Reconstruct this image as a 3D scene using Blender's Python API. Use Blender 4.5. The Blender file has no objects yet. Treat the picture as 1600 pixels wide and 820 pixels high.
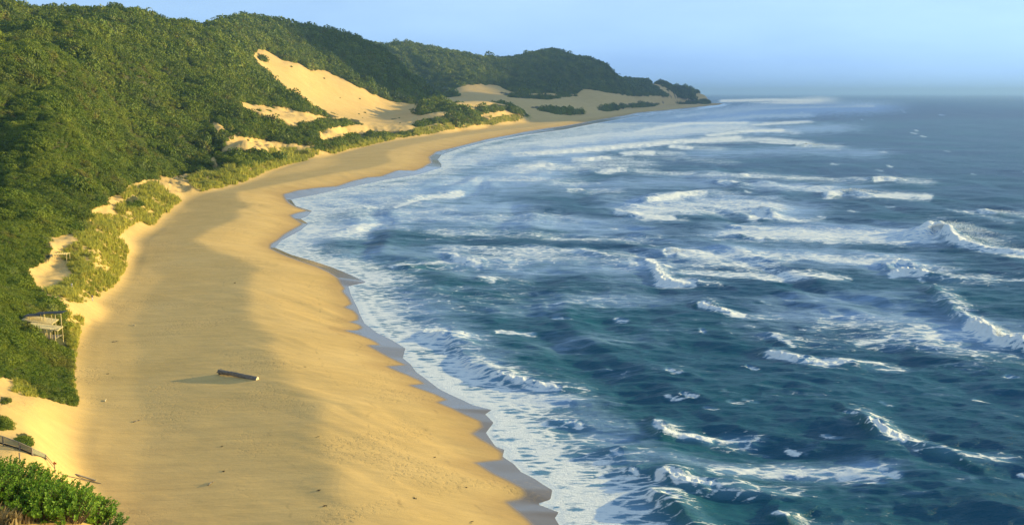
import bpy, bmesh, math, random
import numpy as np
from mathutils import Vector, Matrix

random.seed(7)
rng = np.random.default_rng(11)
C = bpy.context.scene.collection
sc = bpy.context.scene

# ------------------------------------------------------------------ camera
CAM_Z = 54.0
FOC = 1600.0                              # focal length in pixels of the 1600 wide frame
PITCH = math.atan(264.0 / FOC)            # looking slightly down: the horizon is high in the frame
cam_data = bpy.data.cameras.new('camera')
cam_data.sensor_width = 36.0
cam_data.lens = 36.0
cam_data.clip_start = 0.5
cam_data.clip_end = 200000.0
cam = bpy.data.objects.new('camera', cam_data)
cam.location = (0, 0, CAM_Z)
cam.rotation_euler = (math.pi / 2 - PITCH, 0, 0)
C.objects.link(cam)
sc.camera = cam

# ------------------------------------------------------------------ sky, sun, exposure
SUN_EL = math.radians(10.0)
SUN_AZ = math.radians(72.0)               # clockwise from +Y: low over the sea on the right
world = bpy.data.worlds.new("World")
sc.world = world
world.use_nodes = True
nt = world.node_tree
nt.nodes.clear()
sky = nt.nodes.new('ShaderNodeTexSky')
sky.sky_type = 'NISHITA'
sky.sun_disc = False
sky.sun_elevation = SUN_EL
sky.sun_rotation = SUN_AZ
sky.air_density = 1.0
sky.dust_density = 0.3
sky.ozone_density = 3.0
bg = nt.nodes.new('ShaderNodeBackground')
bg.inputs['Strength'].default_value = 0.15
wo = nt.nodes.new('ShaderNodeOutputWorld')
# clear maritime air: the whole sky dome pulled from the model's orange haze towards blue, evenly
bw = nt.nodes.new('ShaderNodeRGBToBW')
nt.links.new(sky.outputs[0], bw.inputs[0])
pw = nt.nodes.new('ShaderNodeMath'); pw.operation = 'POWER'; pw.inputs[1].default_value = 0.45
nt.links.new(bw.outputs[0], pw.inputs[0])
tint = nt.nodes.new('ShaderNodeMix'); tint.data_type = 'RGBA'; tint.blend_type = 'MULTIPLY'
tint.inputs[0].default_value = 1.0
nt.links.new(pw.outputs[0], tint.inputs[6])
tint.inputs[7].default_value = (1.28, 1.86, 2.50, 1)
skm = nt.nodes.new('ShaderNodeMix'); skm.data_type = 'RGBA'
skm.inputs[0].default_value = 0.97
nt.links.new(sky.outputs[0], skm.inputs[6])
nt.links.new(tint.outputs[2], skm.inputs[7])
# faint high cloud, all over the sky
tc = nt.nodes.new('ShaderNodeTexCoord'); mp = nt.nodes.new('ShaderNodeMapping')
mp.inputs['Scale'].default_value = (2.2, 2.2, 9.0)
nz = nt.nodes.new('ShaderNodeTexNoise'); nz.inputs['Scale'].default_value = 1.6; nz.inputs['Detail'].default_value = 5; nz.inputs['Roughness'].default_value = 0.55
cr = nt.nodes.new('ShaderNodeValToRGB'); cr.color_ramp.elements[0].position = 0.40; cr.color_ramp.elements[0].color = (0.93, 0.94, 0.965, 1)
cr.color_ramp.elements[1].position = 0.68; cr.color_ramp.elements[1].color = (1.09, 1.07, 1.02, 1)
cm = nt.nodes.new('ShaderNodeMix'); cm.data_type = 'RGBA'; cm.blend_type = 'MULTIPLY'; cm.inputs[0].default_value = 1.0
nt.links.new(tc.outputs['Generated'], mp.inputs[0]); nt.links.new(mp.outputs[0], nz.inputs['Vector']); nt.links.new(nz.outputs['Fac'], cr.inputs[0])
nt.links.new(skm.outputs[2], cm.inputs[6]); nt.links.new(cr.outputs[0], cm.inputs[7])
# the air low over the horizon is a deeper blue all the way round
sp = nt.nodes.new('ShaderNodeSeparateXYZ'); nt.links.new(tc.outputs['Generated'], sp.inputs[0])
hr = nt.nodes.new('ShaderNodeValToRGB'); hr.color_ramp.elements[0].position = 0.0; hr.color_ramp.elements[0].color = (0.70, 0.82, 1.0, 1)
hr.color_ramp.elements[1].position = 0.16; hr.color_ramp.elements[1].color = (1, 1, 1, 1)
nt.links.new(sp.outputs['Z'], hr.inputs[0])
hm = nt.nodes.new('ShaderNodeMix'); hm.data_type = 'RGBA'; hm.blend_type = 'MULTIPLY'; hm.inputs[0].default_value = 1.0
nt.links.new(cm.outputs[2], hm.inputs[6]); nt.links.new(hr.outputs[0], hm.inputs[7])
nt.links.new(hm.outputs[2], bg.inputs['Color'])
nt.links.new(bg.outputs[0], wo.inputs['Surface'])
sun_data = bpy.data.lights.new('sun', 'SUN')
sun_data.energy = 4.6
sun_data.angle = math.radians(0.5)
sun_data.color = (1.0, 0.80, 0.32)
sun = bpy.data.objects.new('sun', sun_data)
SUN_DIR = Vector((math.sin(SUN_AZ) * math.cos(SUN_EL), math.cos(SUN_AZ) * math.cos(SUN_EL), math.sin(SUN_EL)))
sun.rotation_euler = SUN_DIR.to_track_quat('Z', 'Y').to_euler()
sun.location = (300, 100, 300)
C.objects.link(sun)
sc.view_settings.view_transform = 'Standard'
sc.view_settings.look = 'None'
sc.view_settings.gamma = 1.0
sc.view_settings.exposure = 0.85
sc.render.engine = 'CYCLES'
sc.cycles.max_bounces = 6
sc.cycles.diffuse_bounces = 2
sc.cycles.glossy_bounces = 2
sc.cycles.transmission_bounces = 2
sc.cycles.volume_bounces = 0
sc.cycles.transparent_max_bounces = 8
sc.cycles.use_denoising = True

# ------------------------------------------------------------------ helpers
CP, SP = math.cos(PITCH), math.sin(PITCH)

def ray(u, v):
    x = (np.asarray(u, float) - 800) / FOC
    y = -(np.asarray(v, float) - 410) / FOC
    return x, CP + y * SP, -SP + y * CP

def at_depth(u, v, d):
    x, y, z = ray(u, v)
    t = d / y
    return x * t, np.asarray(d, float) + 0 * t, CAM_Z + z * t

def at_z(u, v, z0=0.0):
    x, y, z = ray(u, v)
    t = (z0 - CAM_Z) / z
    return x * t, y * t

def to_px(X, Y, Z):
    dz = Z - CAM_Z
    f = Y * CP - dz * SP
    f = np.where(f > 0.1, f, 0.1)
    up = Y * SP + dz * CP
    return 800 + FOC * X / f, 410 - FOC * up / f

def sstep(a, b, x):
    t = np.clip((x - a) / (b - a), 0, 1)
    return t * t * (3 - 2 * t)

def _hash(ix, iy, seed):
    h = (ix.astype(np.int64) * 374761393 + iy.astype(np.int64) * 668265263 + seed * 1274126177) & 0xFFFFFFFF
    h = ((h ^ (h >> 13)) * 1274126177) & 0xFFFFFFFF
    return ((h ^ (h >> 16)) & 0xFFFF) / 65535.0

def noise(x, y, seed=0):
    x = np.asarray(x, float); y = np.asarray(y, float)
    ix = np.floor(x); iy = np.floor(y)
    fx = x - ix; fy = y - iy
    def g(a, b):
        an = _hash(ix + a, iy + b, seed) * 2 * np.pi
        return np.cos(an) * (fx - a) + np.sin(an) * (fy - b)
    sx = fx * fx * fx * (fx * (fx * 6 - 15) + 10)
    sy = fy * fy * fy * (fy * (fy * 6 - 15) + 10)
    a = g(0, 0) + sx * (g(1, 0) - g(0, 0))
    b = g(0, 1) + sx * (g(1, 1) - g(0, 1))
    return (a + sy * (b - a)) * 1.5

def fbm(x, y, seed=0, octv=4, gain=0.5):
    s = 0; a = 1.0; f = 1.0
    for o in range(octv):
        s = s + a * noise(x * f, y * f, seed + o * 17)
        a *= gain; f *= 2.03
    return s

def seg_dist(px, py, pts):
    best = np.full(px.shape, 1e18)
    for (ax, ay), (bx, by) in zip(pts[:-1], pts[1:]):
        dx, dy = bx - ax, by - ay
        L2 = dx * dx + dy * dy + 1e-12
        t = np.clip(((px - ax) * dx + (py - ay) * dy) / L2, 0, 1)
        ex = px - ax - t * dx; ey = py - ay - t * dy
        best = np.minimum(best, ex * ex + ey * ey)
    return np.sqrt(best)

def inside(px, py, poly):
    c = np.zeros(px.shape, bool)
    n = len(poly)
    for i in range(n):
        ax, ay = poly[i]; bx, by = poly[(i + 1) % n]
        if ay == by:
            continue
        cond = (ay > py) != (by > py)
        xx = (bx - ax) * (py - ay) / (by - ay) + ax
        c ^= cond & (px < xx)
    return c

def grid_mesh(name, X, Y, Z, keep=None, attrs=None, smooth=True):
    nr, ncol = X.shape
    co = np.stack([X, Y, Z], -1).reshape(-1, 3)
    idx = np.arange(nr * ncol).reshape(nr, ncol)
    q = np.stack([idx[:-1, :-1], idx[:-1, 1:], idx[1:, 1:], idx[1:, :-1]], -1).reshape(-1, 4)
    if keep is not None:
        k = keep.reshape(-1)
        q = q[k[q].any(1)]
        used = np.zeros(nr * ncol, bool); used[q.reshape(-1)] = True
        remap = np.cumsum(used) - 1
        q = remap[q]; co = co[used]
    else:
        used = None
    me = bpy.data.meshes.new(name)
    me.vertices.add(len(co)); me.vertices.foreach_set('co', co.reshape(-1).astype(np.float32))
    me.loops.add(q.size); me.loops.foreach_set('vertex_index', q.reshape(-1).astype(np.int32))
    me.polygons.add(len(q))
    me.polygons.foreach_set('loop_start', (np.arange(len(q)) * 4).astype(np.int32))
    me.polygons.foreach_set('use_smooth', np.full(len(q), smooth))
    me.update(calc_edges=True)
    for k_, a_ in (attrs or {}).items():
        a_ = a_.reshape(-1)
        if used is not None:
            a_ = a_[used]
        at = me.attributes.new(k_, 'FLOAT', 'POINT')
        at.data.foreach_set('value', a_.astype(np.float32))
    return me

def link(name, me, mat=None, parent=None, kind=None, label=None, cat=None, group=None):
    o = bpy.data.objects.new(name, me)
    C.objects.link(o)
    if mat is not None and me is not None and len(me.materials) == 0:
        me.materials.append(mat)
    if parent is not None:
        o.parent = parent
    tag(o, label, cat, group, kind)
    return o

def tag(o, label=None, cat=None, group=None, kind=None):
    for k_, v_ in (('label', label), ('category', cat), ('group', group), ('kind', kind)):
        if v_:
            o[k_] = v_

class MB:
    """collects boxes, bars and quads into one mesh"""
    def __init__(self):
        self.v = []; self.f = []
    def box(self, c, s, rot=None):
        b = len(self.v)
        for dx in (-.5, .5):
            for dy in (-.5, .5):
                for dz in (-.5, .5):
                    p = Vector((dx * s[0], dy * s[1], dz * s[2]))
                    if rot is not None:
                        p = rot @ p
                    self.v.append(tuple(Vector(c) + p))
        for q in ((0, 1, 3, 2), (4, 6, 7, 5), (0, 4, 5, 1), (2, 3, 7, 6), (0, 2, 6, 4), (1, 5, 7, 3)):
            self.f.append(tuple(b + i for i in q))
        return self
    def bar(self, a, b_, r, n=8, r2=None):
        a = Vector(a); b_ = Vector(b_)
        q = (b_ - a).to_track_quat('Z', 'Y')
        r2 = r if r2 is None else r2
        b = len(self.v)
        for (p, rr) in ((a, r), (b_, r2)):
            for k in range(n):
                an = 2 * math.pi * k / n
                self.v.append(tuple(p + q @ Vector((math.cos(an) * rr, math.sin(an) * rr, 0))))
        for k in range(n):
            k2 = (k + 1) % n
            self.f.append((b + k, b + k2, b + n + k2, b + n + k))
        self.f.append(tuple(b + k for k in range(n))[::-1])
        self.f.append(tuple(b + n + k for k in range(n)))
        return self
    def beam(self, a, b_, w, h):
        a = Vector(a); b_ = Vector(b_)
        d = (b_ - a)
        q = d.to_track_quat('X', 'Z').to_matrix()
        return self.box((a + b_) / 2, (d.length, w, h), q)
    def mesh(self, name, smooth=False):
        me = bpy.data.meshes.new(name)
        me.from_pydata(self.v, [], self.f)
        if smooth:
            me.polygons.foreach_set('use_smooth', np.full(len(me.polygons), True))
        me.update()
        return me

# ------------------------------------------------------------------ node material helper
class NM:
    def __init__(self, name):
        self.m = bpy.data.materials.new(name)
        self.m.use_nodes = True
        self.t = self.m.node_tree
        self.t.nodes.clear()
        self.out = self.t.nodes.new('ShaderNodeOutputMaterial')
    def n(self, typ, **kw):
        nd = self.t.nodes.new(typ)
        for k, v in kw.items():
            if k.startswith('_'):
                setattr(nd, k[1:], v)
            else:
                key = k.replace('__', ' ')
                self.set(nd, key, v)
        return nd
    def set(self, nd, key, v):
        if isinstance(key, str) and key[0] == 'i' and key[1:].isdigit():
            key = int(key[1:])
        s = nd.inputs[key]
        if isinstance(v, bpy.types.NodeSocket):
            self.t.links.new(v, s)
        elif isinstance(v, bpy.types.Node):
            self.t.links.new(v.outputs[0], s)
        else:
            s.default_value = v
    def attr(self, name):
        return self.n('ShaderNodeAttribute', _attribute_name=name).outputs['Fac']
    def pos(self):
        return self.n('ShaderNodeNewGeometry').outputs['Position']
    def noise(self, scale, detail=4, rough=0.55, vec=None, dist=0.0):
        nd = self.n('ShaderNodeTexNoise', Scale=scale, Detail=detail, Roughness=rough, Distortion=dist)
        self.set(nd, 'Vector', vec if vec is not None else self.pos())
        return nd.outputs['Fac']
    def scalevec(self, s, rz=0.0, vec=None):
        nd = self.n('ShaderNodeMapping')
        self.set(nd, 'Vector', vec if vec is not None else self.pos())
        nd.inputs['Scale'].default_value = s
        nd.inputs['Rotation'].default_value = (0, 0, rz)
        return nd.outputs[0]
    def ramp(self, fac, stops, interp='LINEAR'):
        nd = self.n('ShaderNodeValToRGB')
        cr = nd.color_ramp
        cr.interpolation = interp
        while len(cr.elements) < len(stops):
            cr.elements.new(0.5)
        for e, (p, c) in zip(cr.elements, stops):
            e.position = p
            e.color = (c, c, c, 1) if isinstance(c, (int, float)) else (*c, 1)
        self.set(nd, 'Fac', fac)
        return nd.outputs['Color']
    def mix(self, fac, a, b, mode='MIX'):
        nd = self.n('ShaderNodeMix', _data_type='RGBA', _blend_type=mode)
        self.set(nd, 0, fac)
        for i, c in ((6, a), (7, b)):
            if isinstance(c, tuple):
                c = (*c, 1)
            self.set(nd, i, c)
        return nd.outputs[2]
    def math(self, op, a, b=0.0, c=None, clamp=False):
        nd = self.n('ShaderNodeMath', _operation=op, _use_clamp=clamp)
        self.set(nd, 0, a); self.set(nd, 1, b)
        if c is not None:
            self.set(nd, 2, c)
        return nd.outputs[0]
    def bump(self, height, strength=0.3, dist=0.1, normal=None):
        nd = self.n('ShaderNodeBump', Strength=strength, Distance=dist)
        self.set(nd, 'Height', height)
        if normal is not None:
            self.set(nd, 'Normal', normal)
        return nd.outputs[0]
    def finish(self, surf):
        self.t.links.new(surf, self.out.inputs['Surface'])
        return self.m
    def principled(self, **kw):
        return self.n('ShaderNodeBsdfPrincipled', **kw)

def simple_mat(name, col, rough=0.8, var=0.25, scale=3.0, spec=0.3, bump=0.2):
    m = NM(name)
    f = m.noise(scale, 5)
    dark = tuple(c * (1 - var) for c in col); light = tuple(min(1, c * (1 + var)) for c in col)
    colr = m.ramp(f, [(0.3, dark), (0.7, light)])
    p = m.principled(Roughness=rough)
    m.set(p, 'Base Color', colr)
    p.inputs['Specular IOR Level'].default_value = spec
    m.set(p, 'Normal', m.bump(m.noise(scale * 4, 4), bump, 0.03))
    return m.finish(p.outputs[0])

# ------------------------------------------------------------------ the coast in plan
def px_line(pts, z0):
    out = []
    for (u, v) in pts:
        x, y = at_z(u, v, z0)
        out.append((float(x), float(y)))
    return out

# upper edge of the wet sand, far to near (cusps)
WET_PX = [(1132, 162.3), (1121, 165.4), (1060, 172), (1000, 178), (930, 190), (880, 199), (820, 208), (760, 219), (720, 229), (684, 238),
          (673, 246), (676, 255), (664, 263), (650, 268), (624, 270), (600, 277), (576, 280), (550, 286), (530, 292), (500, 296), (470, 301), (445, 307),
          (452, 316), (466, 324), (482, 329), (466, 334), (456, 338), (468, 345), (474, 350), (462, 357), (446, 366), (436, 374), (425, 381), (424, 388), (440, 396), (455, 403),
          (476, 412), (499, 419), (515, 427), (531, 439), (541, 449), (537, 454), (546, 463), (552, 473), (541, 480), (555, 484),
          (562, 491), (562, 498), (550, 503), (564, 506), (569, 511), (561, 517), (543, 521), (562, 525), (580, 531), (590, 536), (597, 541), (578, 545), (592, 550), (610, 557), (637, 568),
          (609, 575), (640, 585), (658, 592), (667, 598), (645, 604), (664, 609), (683, 615), (702, 624), (688, 632), (706, 639), (730, 648), (754, 656), (758, 664), (743, 676), (756, 684),
          (772, 691), (790, 704), (788, 716), (748, 727), (775, 742), (800, 753), (820, 763), (828, 772), (815, 780), (797, 786), (812, 800), (830, 813), (842, 826)]
# lower edge of the sheen, where the foam of the last wave ends
FOAM_PX = [(1138, 163), (1128, 166.5), (1060, 175), (1000, 181), (930, 193), (880, 203), (820, 211), (760, 222), (720, 232), (690, 242),
           (684, 250), (690, 257), (690, 262), (655, 273), (604, 281), (550, 292), (500, 303), (455, 312),
           (462, 322), (488, 330), (480, 338), (470, 342), (482, 350), (470, 360), (440, 376), (430, 387), (455, 398), (490, 408), (520, 418), (545, 428),
           (574, 441), (545, 447), (548, 458), (552, 467), (560, 482), (563, 491), (570, 505), (590, 520), (613, 531), (634, 544), (630, 559), (642, 569), (651, 581), (668, 593), (686, 607),
           (704, 616), (722, 624), (738, 632), (769, 640), (759, 647), (772, 660), (760, 676), (775, 697), (789, 702), (786, 713), (803, 724),
           (815, 737), (837, 748), (850, 757), (864, 765), (861, 780), (840, 787), (851, 791), (874, 800), (868, 809), (876, 822)]
TOE_PX = [(1060, 163), (1000, 168), (950, 174), (900, 181), (860, 186), (830, 189), (800, 193), (760, 198), (720, 204), (680, 209), (640, 215), (600, 221), (560, 230), (520, 240),
          (490, 247), (450, 257), (420, 267), (390, 280), (350, 295), (310, 303), (285, 312), (265, 328), (250, 342), (232, 360), (213, 375), (205, 400), (195, 425), (180, 450), (160, 470), (143, 500), (125, 530), (122, 560), (118, 590),
          (132, 625), (122, 660), (115, 700), (128, 740), (150, 780), (170, 830)]
WET = px_line(WET_PX, 0.45)
FOAM = px_line(FOAM_PX, 0.0)
TOE = px_line(TOE_PX, 3.4)
NEAR_W = [(12, 100), (22, 60), (42, 0), (80, -140)]
NEAR_F = [(18, 100), (28, 60), (48, 0), (88, -140)]
NEAR_T = [(-44, 100), (-22, 75), (0, 58), (18, 20), (30, -20), (60, -140)]
FAR_W = [(1060, 5500), (600, 6800), (-200, 9000)]
LAND_BOX = [(-9000, 9000), (-9000, -140)]
WETL = FAR_W[::-1] + WET + NEAR_W
FOAML = [(-160, 9000), (640, 6800), (1085, 5500)] + FOAM + NEAR_F
TOEL = [(-400, 9000), (400, 6700), (880, 5650), (1000, 5250), (940, 4950)] + TOE + NEAR_T

def signed(px, py, line):
    d = seg_dist(px, py, line)
    return np.where(inside(px, py, line + [LAND_BOX[1], LAND_BOX[0]]), d, -d)

# ------------------------------------------------------------------ heights: control points (u, v, depth)
CTRL = [
 # u=0, with the crest of the camera's own dune in the corner
 (0, 765, 42), (60, 782, 42), (120, 808, 42), (190, 838, 42), (-150, 725, 42), (-300, 690, 42), (0, 850, 36), (200, 930, 36), (0, 800, 50), (100, 850, 50), (200, 930, 50), (-200, 745, 50),
 (-250, 690, 125), (-250, 560, 170), (-250, 400, 260), (-250, 200, 420), (-250, 60, 560), (-250, 0, 760), (-500, 560, 170), (-500, 300, 300), (-500, 100, 420), (-500, 0, 700),
 (0, 690, 125), (0, 640, 140), (0, 600, 158), (0, 500, 190), (0, 400, 250), (0, 300, 320), (0, 200, 400), (0, 100, 500), (0, 26, 600), (0, 40, 680), (40, 32, 640), (60, 50, 680),
 (60, 700, 124), (60, 620, 158), (60, 560, 182), (50, 500, 205), (60, 440, 250),
 (100, 540, 200), (100, 480, 222), (112, 452, 240), (145, 470, 232), (98, 406, 272), (150, 400, 280), (100, 340, 320), (100, 250, 390), (100, 150, 480), (100, 60, 600), (100, 22, 740), (100, 34, 820),
 (190, 370, 330), (160, 335, 370), (215, 310, 430), (250, 300, 480), (200, 290, 470), (200, 250, 530), (200, 200, 600), (200, 150, 690), (200, 80, 820), (200, 40, 930),
 (330, 282, 575), (300, 265, 600), (300, 200, 720), (300, 120, 900), (300, 60, 1080),
 (400, 255, 680), (400, 235, 720), (400, 195, 820), (400, 170, 900), (400, 150, 1000), (400, 119, 1150), (400, 112, 1330), (400, 80, 1500), (400, 60, 1600),
 (350, 100, 1040), (350, 60, 1250), (350, 30, 1500),
 (450, 235, 830), (450, 200, 880), (450, 180, 960), (450, 160, 1080), (450, 145, 1150), (450, 138, 1330), (450, 100, 1550), (450, 80, 1650),
 (500, 228, 880), (500, 205, 950), (510, 190, 1010), (500, 181, 1080), (500, 172, 1170), (500, 168, 1380), (500, 150, 1500), (500, 110, 1680), (500, 80, 1800),
 (550, 212, 1060), (550, 192, 1160), (550, 184, 1350), (550, 160, 1600), (550, 130, 1720), (550, 100, 1850),
 (600, 208, 1180), (600, 193, 1350), (600, 180, 1600), (600, 160, 1740), (600, 120, 1900),
 (640, 200, 1280), (640, 188, 1420), (650, 172, 1700), (650, 150, 1880), (680, 160, 1900), (690, 159, 2050),
 (700, 196, 1360), (700, 183, 1450), (700, 172, 1560), (720, 164, 1640), (740, 180, 1560), (760, 188, 1550), (770, 163, 1800), (800, 182, 1760), (800, 166, 1900), (825, 176, 1900),
 (650, 124, 2950), (620, 100, 3000), (700, 150, 2600), (700, 130, 2900), (700, 100, 3100),
 (800, 158, 2400), (800, 143, 3000), (800, 110, 3250), (750, 135, 2900),
 (870, 150, 2900), (870, 120, 3350),
 (900, 170, 2600), (900, 160, 2900), (890, 142, 3300), (900, 110, 3500), (950, 130, 3600), (950, 146, 3350),
 (1000, 160, 4000), (1000, 150, 4120), (1000, 140, 4250), (1080, 142, 5050), (1100, 148, 5150), (1107, 154, 5180), (1050, 150, 4750),
]
SKYLINE = [(-100, -10, 900), (0, 8, 1150), (75, 12, 1050), (130, 4, 1050), (200, 17, 1050), (250, 26, 1120), (300, 33, 1200), (350, 31, 1700), (400, 30, 1900), (450, 40, 1950), (500, 50, 2000), (550, 60, 2030), (600, 83, 2060), (640, 122, 2070), (590, 68, 3300), (650, 69, 3300), (700, 79, 3300), (750, 87, 3400), (800, 88, 3500), (870, 81, 3600), (900, 89, 3700), (950, 105, 3800), (1000, 126, 4420), (1050, 137, 4900)]
for (u, v, d) in SKYLINE:
    CTRL.append((u, v, d))
    if d < 3000:
        CTRL.append((u, v + 20, d * 1.18)); CTRL.append((u, v + 42, d * 1.36))
    else:
        CTRL.append((u, v + 16, d * 1.15)); CTRL.append((u, v + 30, d * 1.35))
CX = []; CZ = []
for (u, v, d) in CTRL:
    x, y, z = at_depth(u, v, d)
    CX.append((float(x), float(y))); CZ.append(float(z))
for i, (x, y) in enumerate(TOE):
    CX.append((x, y)); CZ.append(3.4)
for i, (x, y) in enumerate(WET):
    if i % 4 == 0:
        CX.append((x, y)); CZ.append(0.5)
# hidden valleys between the ridges, the dune under the camera, the hinterland
for (x, y, z) in [(0, 0, 51.5), (-8, -12, 52.5), (0, 28, 30), (0, 58, 8), (12, 28, 18), (-38, 62, 27), (-34, 74, 19), (-20, 58, 20),
                  (-52, 85, 20), (-50, 100, 13), (-46, 112, 6), (-80, 60, 36), (-120, 20, 50), (-200, 60, 66), (-60, -60, 55), (-140, 120, 40),
                  (60, 0, -3), (-700, 1400, 90), (-1000, 2400, 100), (-800, 3600, 110), (-300, 4700, 100), (-900, 600, 110),
                  (-250, 2500, 60), (600, 6000, 30), (100, 6500, 60), (-400, 8000, 60)]:
    CX.append((x, y)); CZ.append(z)
CX = np.array(CX); CZ = np.array(CZ)

def warp(x, y):
    r = np.sqrt(x * x + y * y)
    return np.stack([np.arctan2(x, y) * 2.6 * r / (r + 40), np.log(r + 40)], -1)

CW = warp(CX[:, 0], CX[:, 1])
def tps(d2):
    return 0.5 * d2 * np.log(d2 + 1e-12)
_n = len(CW)
_D = ((CW[:, None] - CW[None]) ** 2).sum(-1)
_A = np.zeros((_n + 3, _n + 3))
_A[:_n, :_n] = tps(_D) + np.eye(_n) * 2e-5
_A[:_n, _n] = 1; _A[:_n, _n + 1:] = CW
_A[_n, :_n] = 1; _A[_n + 1:, :_n] = CW.T
_w = np.linalg.solve(_A, np.concatenate([CZ, np.zeros(3)]))

def rbf(x, y):
    sh = x.shape
    p = warp(x.reshape(-1), y.reshape(-1))
    out = np.empty(len(p))
    cw = CW; w = _w[:_n]
    for a in range(0, len(p), 20000):
        q = p[a:a + 20000]
        d2 = (q[:, 0:1] - cw[None, :, 0]) ** 2 + (q[:, 1:2] - cw[None, :, 1]) ** 2
        out[a:a + 20000] = tps(d2) @ w + _w[_n] + q @ _w[_n + 1:]
    return out.reshape(sh)

PROF_S = np.array([-400, -60, -20, 0, 6, 14, 22, 29, 31, 58, 64, 76, 400])
PROF_Z = np.array([-14, -4, -1.5, 0, 0.80, 2.05, 3.2, 3.95, 3.93, 2.35, 2.40, 3.1, 3.2])
_ps = np.arange(-400, 400, 1.0)
_pz = np.interp(_ps, PROF_S, PROF_Z)
_k = np.exp(-0.5 * (np.arange(-9, 10) / 1.1) ** 2); _k /= _k.sum()
_pzs = np.convolve(np.pad(_pz, 9, mode='edge'), _k, 'valid')
_pz = np.where(np.abs(_ps) < 5, _pz, _pzs)

def plan(x, y):
    s = signed(x, y, FOAML)
    t = signed(x, y, TOEL)
    return s, t

def height(x, y, s=None, t=None):
    x = np.asarray(x, float); y = np.asarray(y, float)
    if s is None:
        s, t = plan(x, y)
    r = np.sqrt(x * x + y * y)
    k = np.clip(r / 600, 0.9, 1.6)
    b = np.interp(s / k, _ps, _pz)
    # ribs running down the foreshore from each cusp horn, old tide lines
    q = y - 1.15 * s
    band = sstep(1.5, 9, s) * (1 - 0.75 * sstep(24, 34, s))
    b = b + band * (0.26 * noise(q / 10.5, s / 40, 3) + 0.10 * noise(q / 4.1, s / 24, 4) + 0.03 * noise(q / 1.7, s / 12, 5)) * (0.55 + 0.6 * noise(x / 30, y / 45, 6))
    b = b + 0.10 * sstep(20, 40, s) * fbm(x / 30, y / 40, 8, 3)
    h = rbf(x, y)
    hill = sstep(0, 40, t)
    # old dune ridges lie along the coast; their sides catch or lose the low sun
    rel = 11.5 * fbm(x / 50, y / 120, 21, 4, 0.5) - 4.6
    rel = rel * sstep(130, 360, r) * sstep(1500, 900, r) + sstep(230, 420, r) * sstep(950, 640, r) * sstep(20, 80, t) * (15 * fbm(x / 85, y / 190, 29, 3, 0.4) - 4.5) + sstep(400, 1300, r) * (4.8 * fbm(x / 90, y / 210, 22, 3) - 5.0) + sstep(1500, 3200, r) * (6 * fbm(x / 190, y / 380, 23, 3) - 5.0) * sstep(45, 90, h)
    # the blown sand lies smooth
    u0, v0 = to_px(x, y, h)
    bare = np.zeros(x.shape)
    for k_ in (0, 1, 5):
        P_ = SAND[k_]
        near_ = (u0 > min(p[0] for p in P_) - 20) & (u0 < max(p[0] for p in P_) + 20) & (v0 > min(p[1] for p in P_) - 20) & (v0 < max(p[1] for p in P_) + 20) & (r > 600)
        if near_.any():
            d_ = seg_dist(u0[near_], v0[near_], P_ + P_[:1])
            d_ = np.where(inside(u0[near_], v0[near_], P_), d_, -d_)
            bare[near_] = np.maximum(bare[near_], sstep(-9, 7, d_))
    h = h + sstep(4, 55, t) * (rel * (1 - 0.88 * bare) + 0.5 * bare * fbm(x / 30, y / 16, 27, 3)) * np.where(t > 0, 1, 0)
    h = h + sstep(0, 14, t) * (1 - 0.75 * sstep(30, 120, t)) * (1.9 * fbm(x / 13, y / 22, 31, 4) * np.clip(r / 400, 0.4, 1.6) * sstep(110, 190, r)) * (1 - 0.7 * sstep(900, 2200, r)) * (1 - 0.6 * bare)
    w = sstep(-np.minimum(0.008 * r, 10) - 2, np.minimum(0.010 * r, 14) + 5, t)
    out = b * (1 - w) + h * w
    return np.where(s < 0, np.minimum(b, 0.0), np.maximum(out, 0.0 + 0.02 * np.minimum(s, 20)))

def hit(u, v, extra=0.0):
    """where the line of sight through a picture point meets the ground"""
    x, y, z = ray(u, v)
    x, y, z = float(x), float(y), float(z)
    t = np.exp(np.linspace(math.log(30), math.log(6000), 900))
    g = height(x * t, y * t)
    below = (CAM_Z + z * t) < g + extra
    i = int(np.argmax(below)) if below.any() else len(t) - 1
    a, b = t[max(i - 1, 0)], t[i]
    tt = np.linspace(a, b, 60)
    g2 = height(x * tt, y * tt)
    bl = (CAM_Z + z * tt) < g2 + extra
    j = int(np.argmax(bl)) if bl.any() else 59
    tq = tt[j]
    return Vector((x * tq, y * tq, float(g2[j])))

def ground(x, y):
    return float(height(np.array([x]), np.array([y]))[0])

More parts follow.
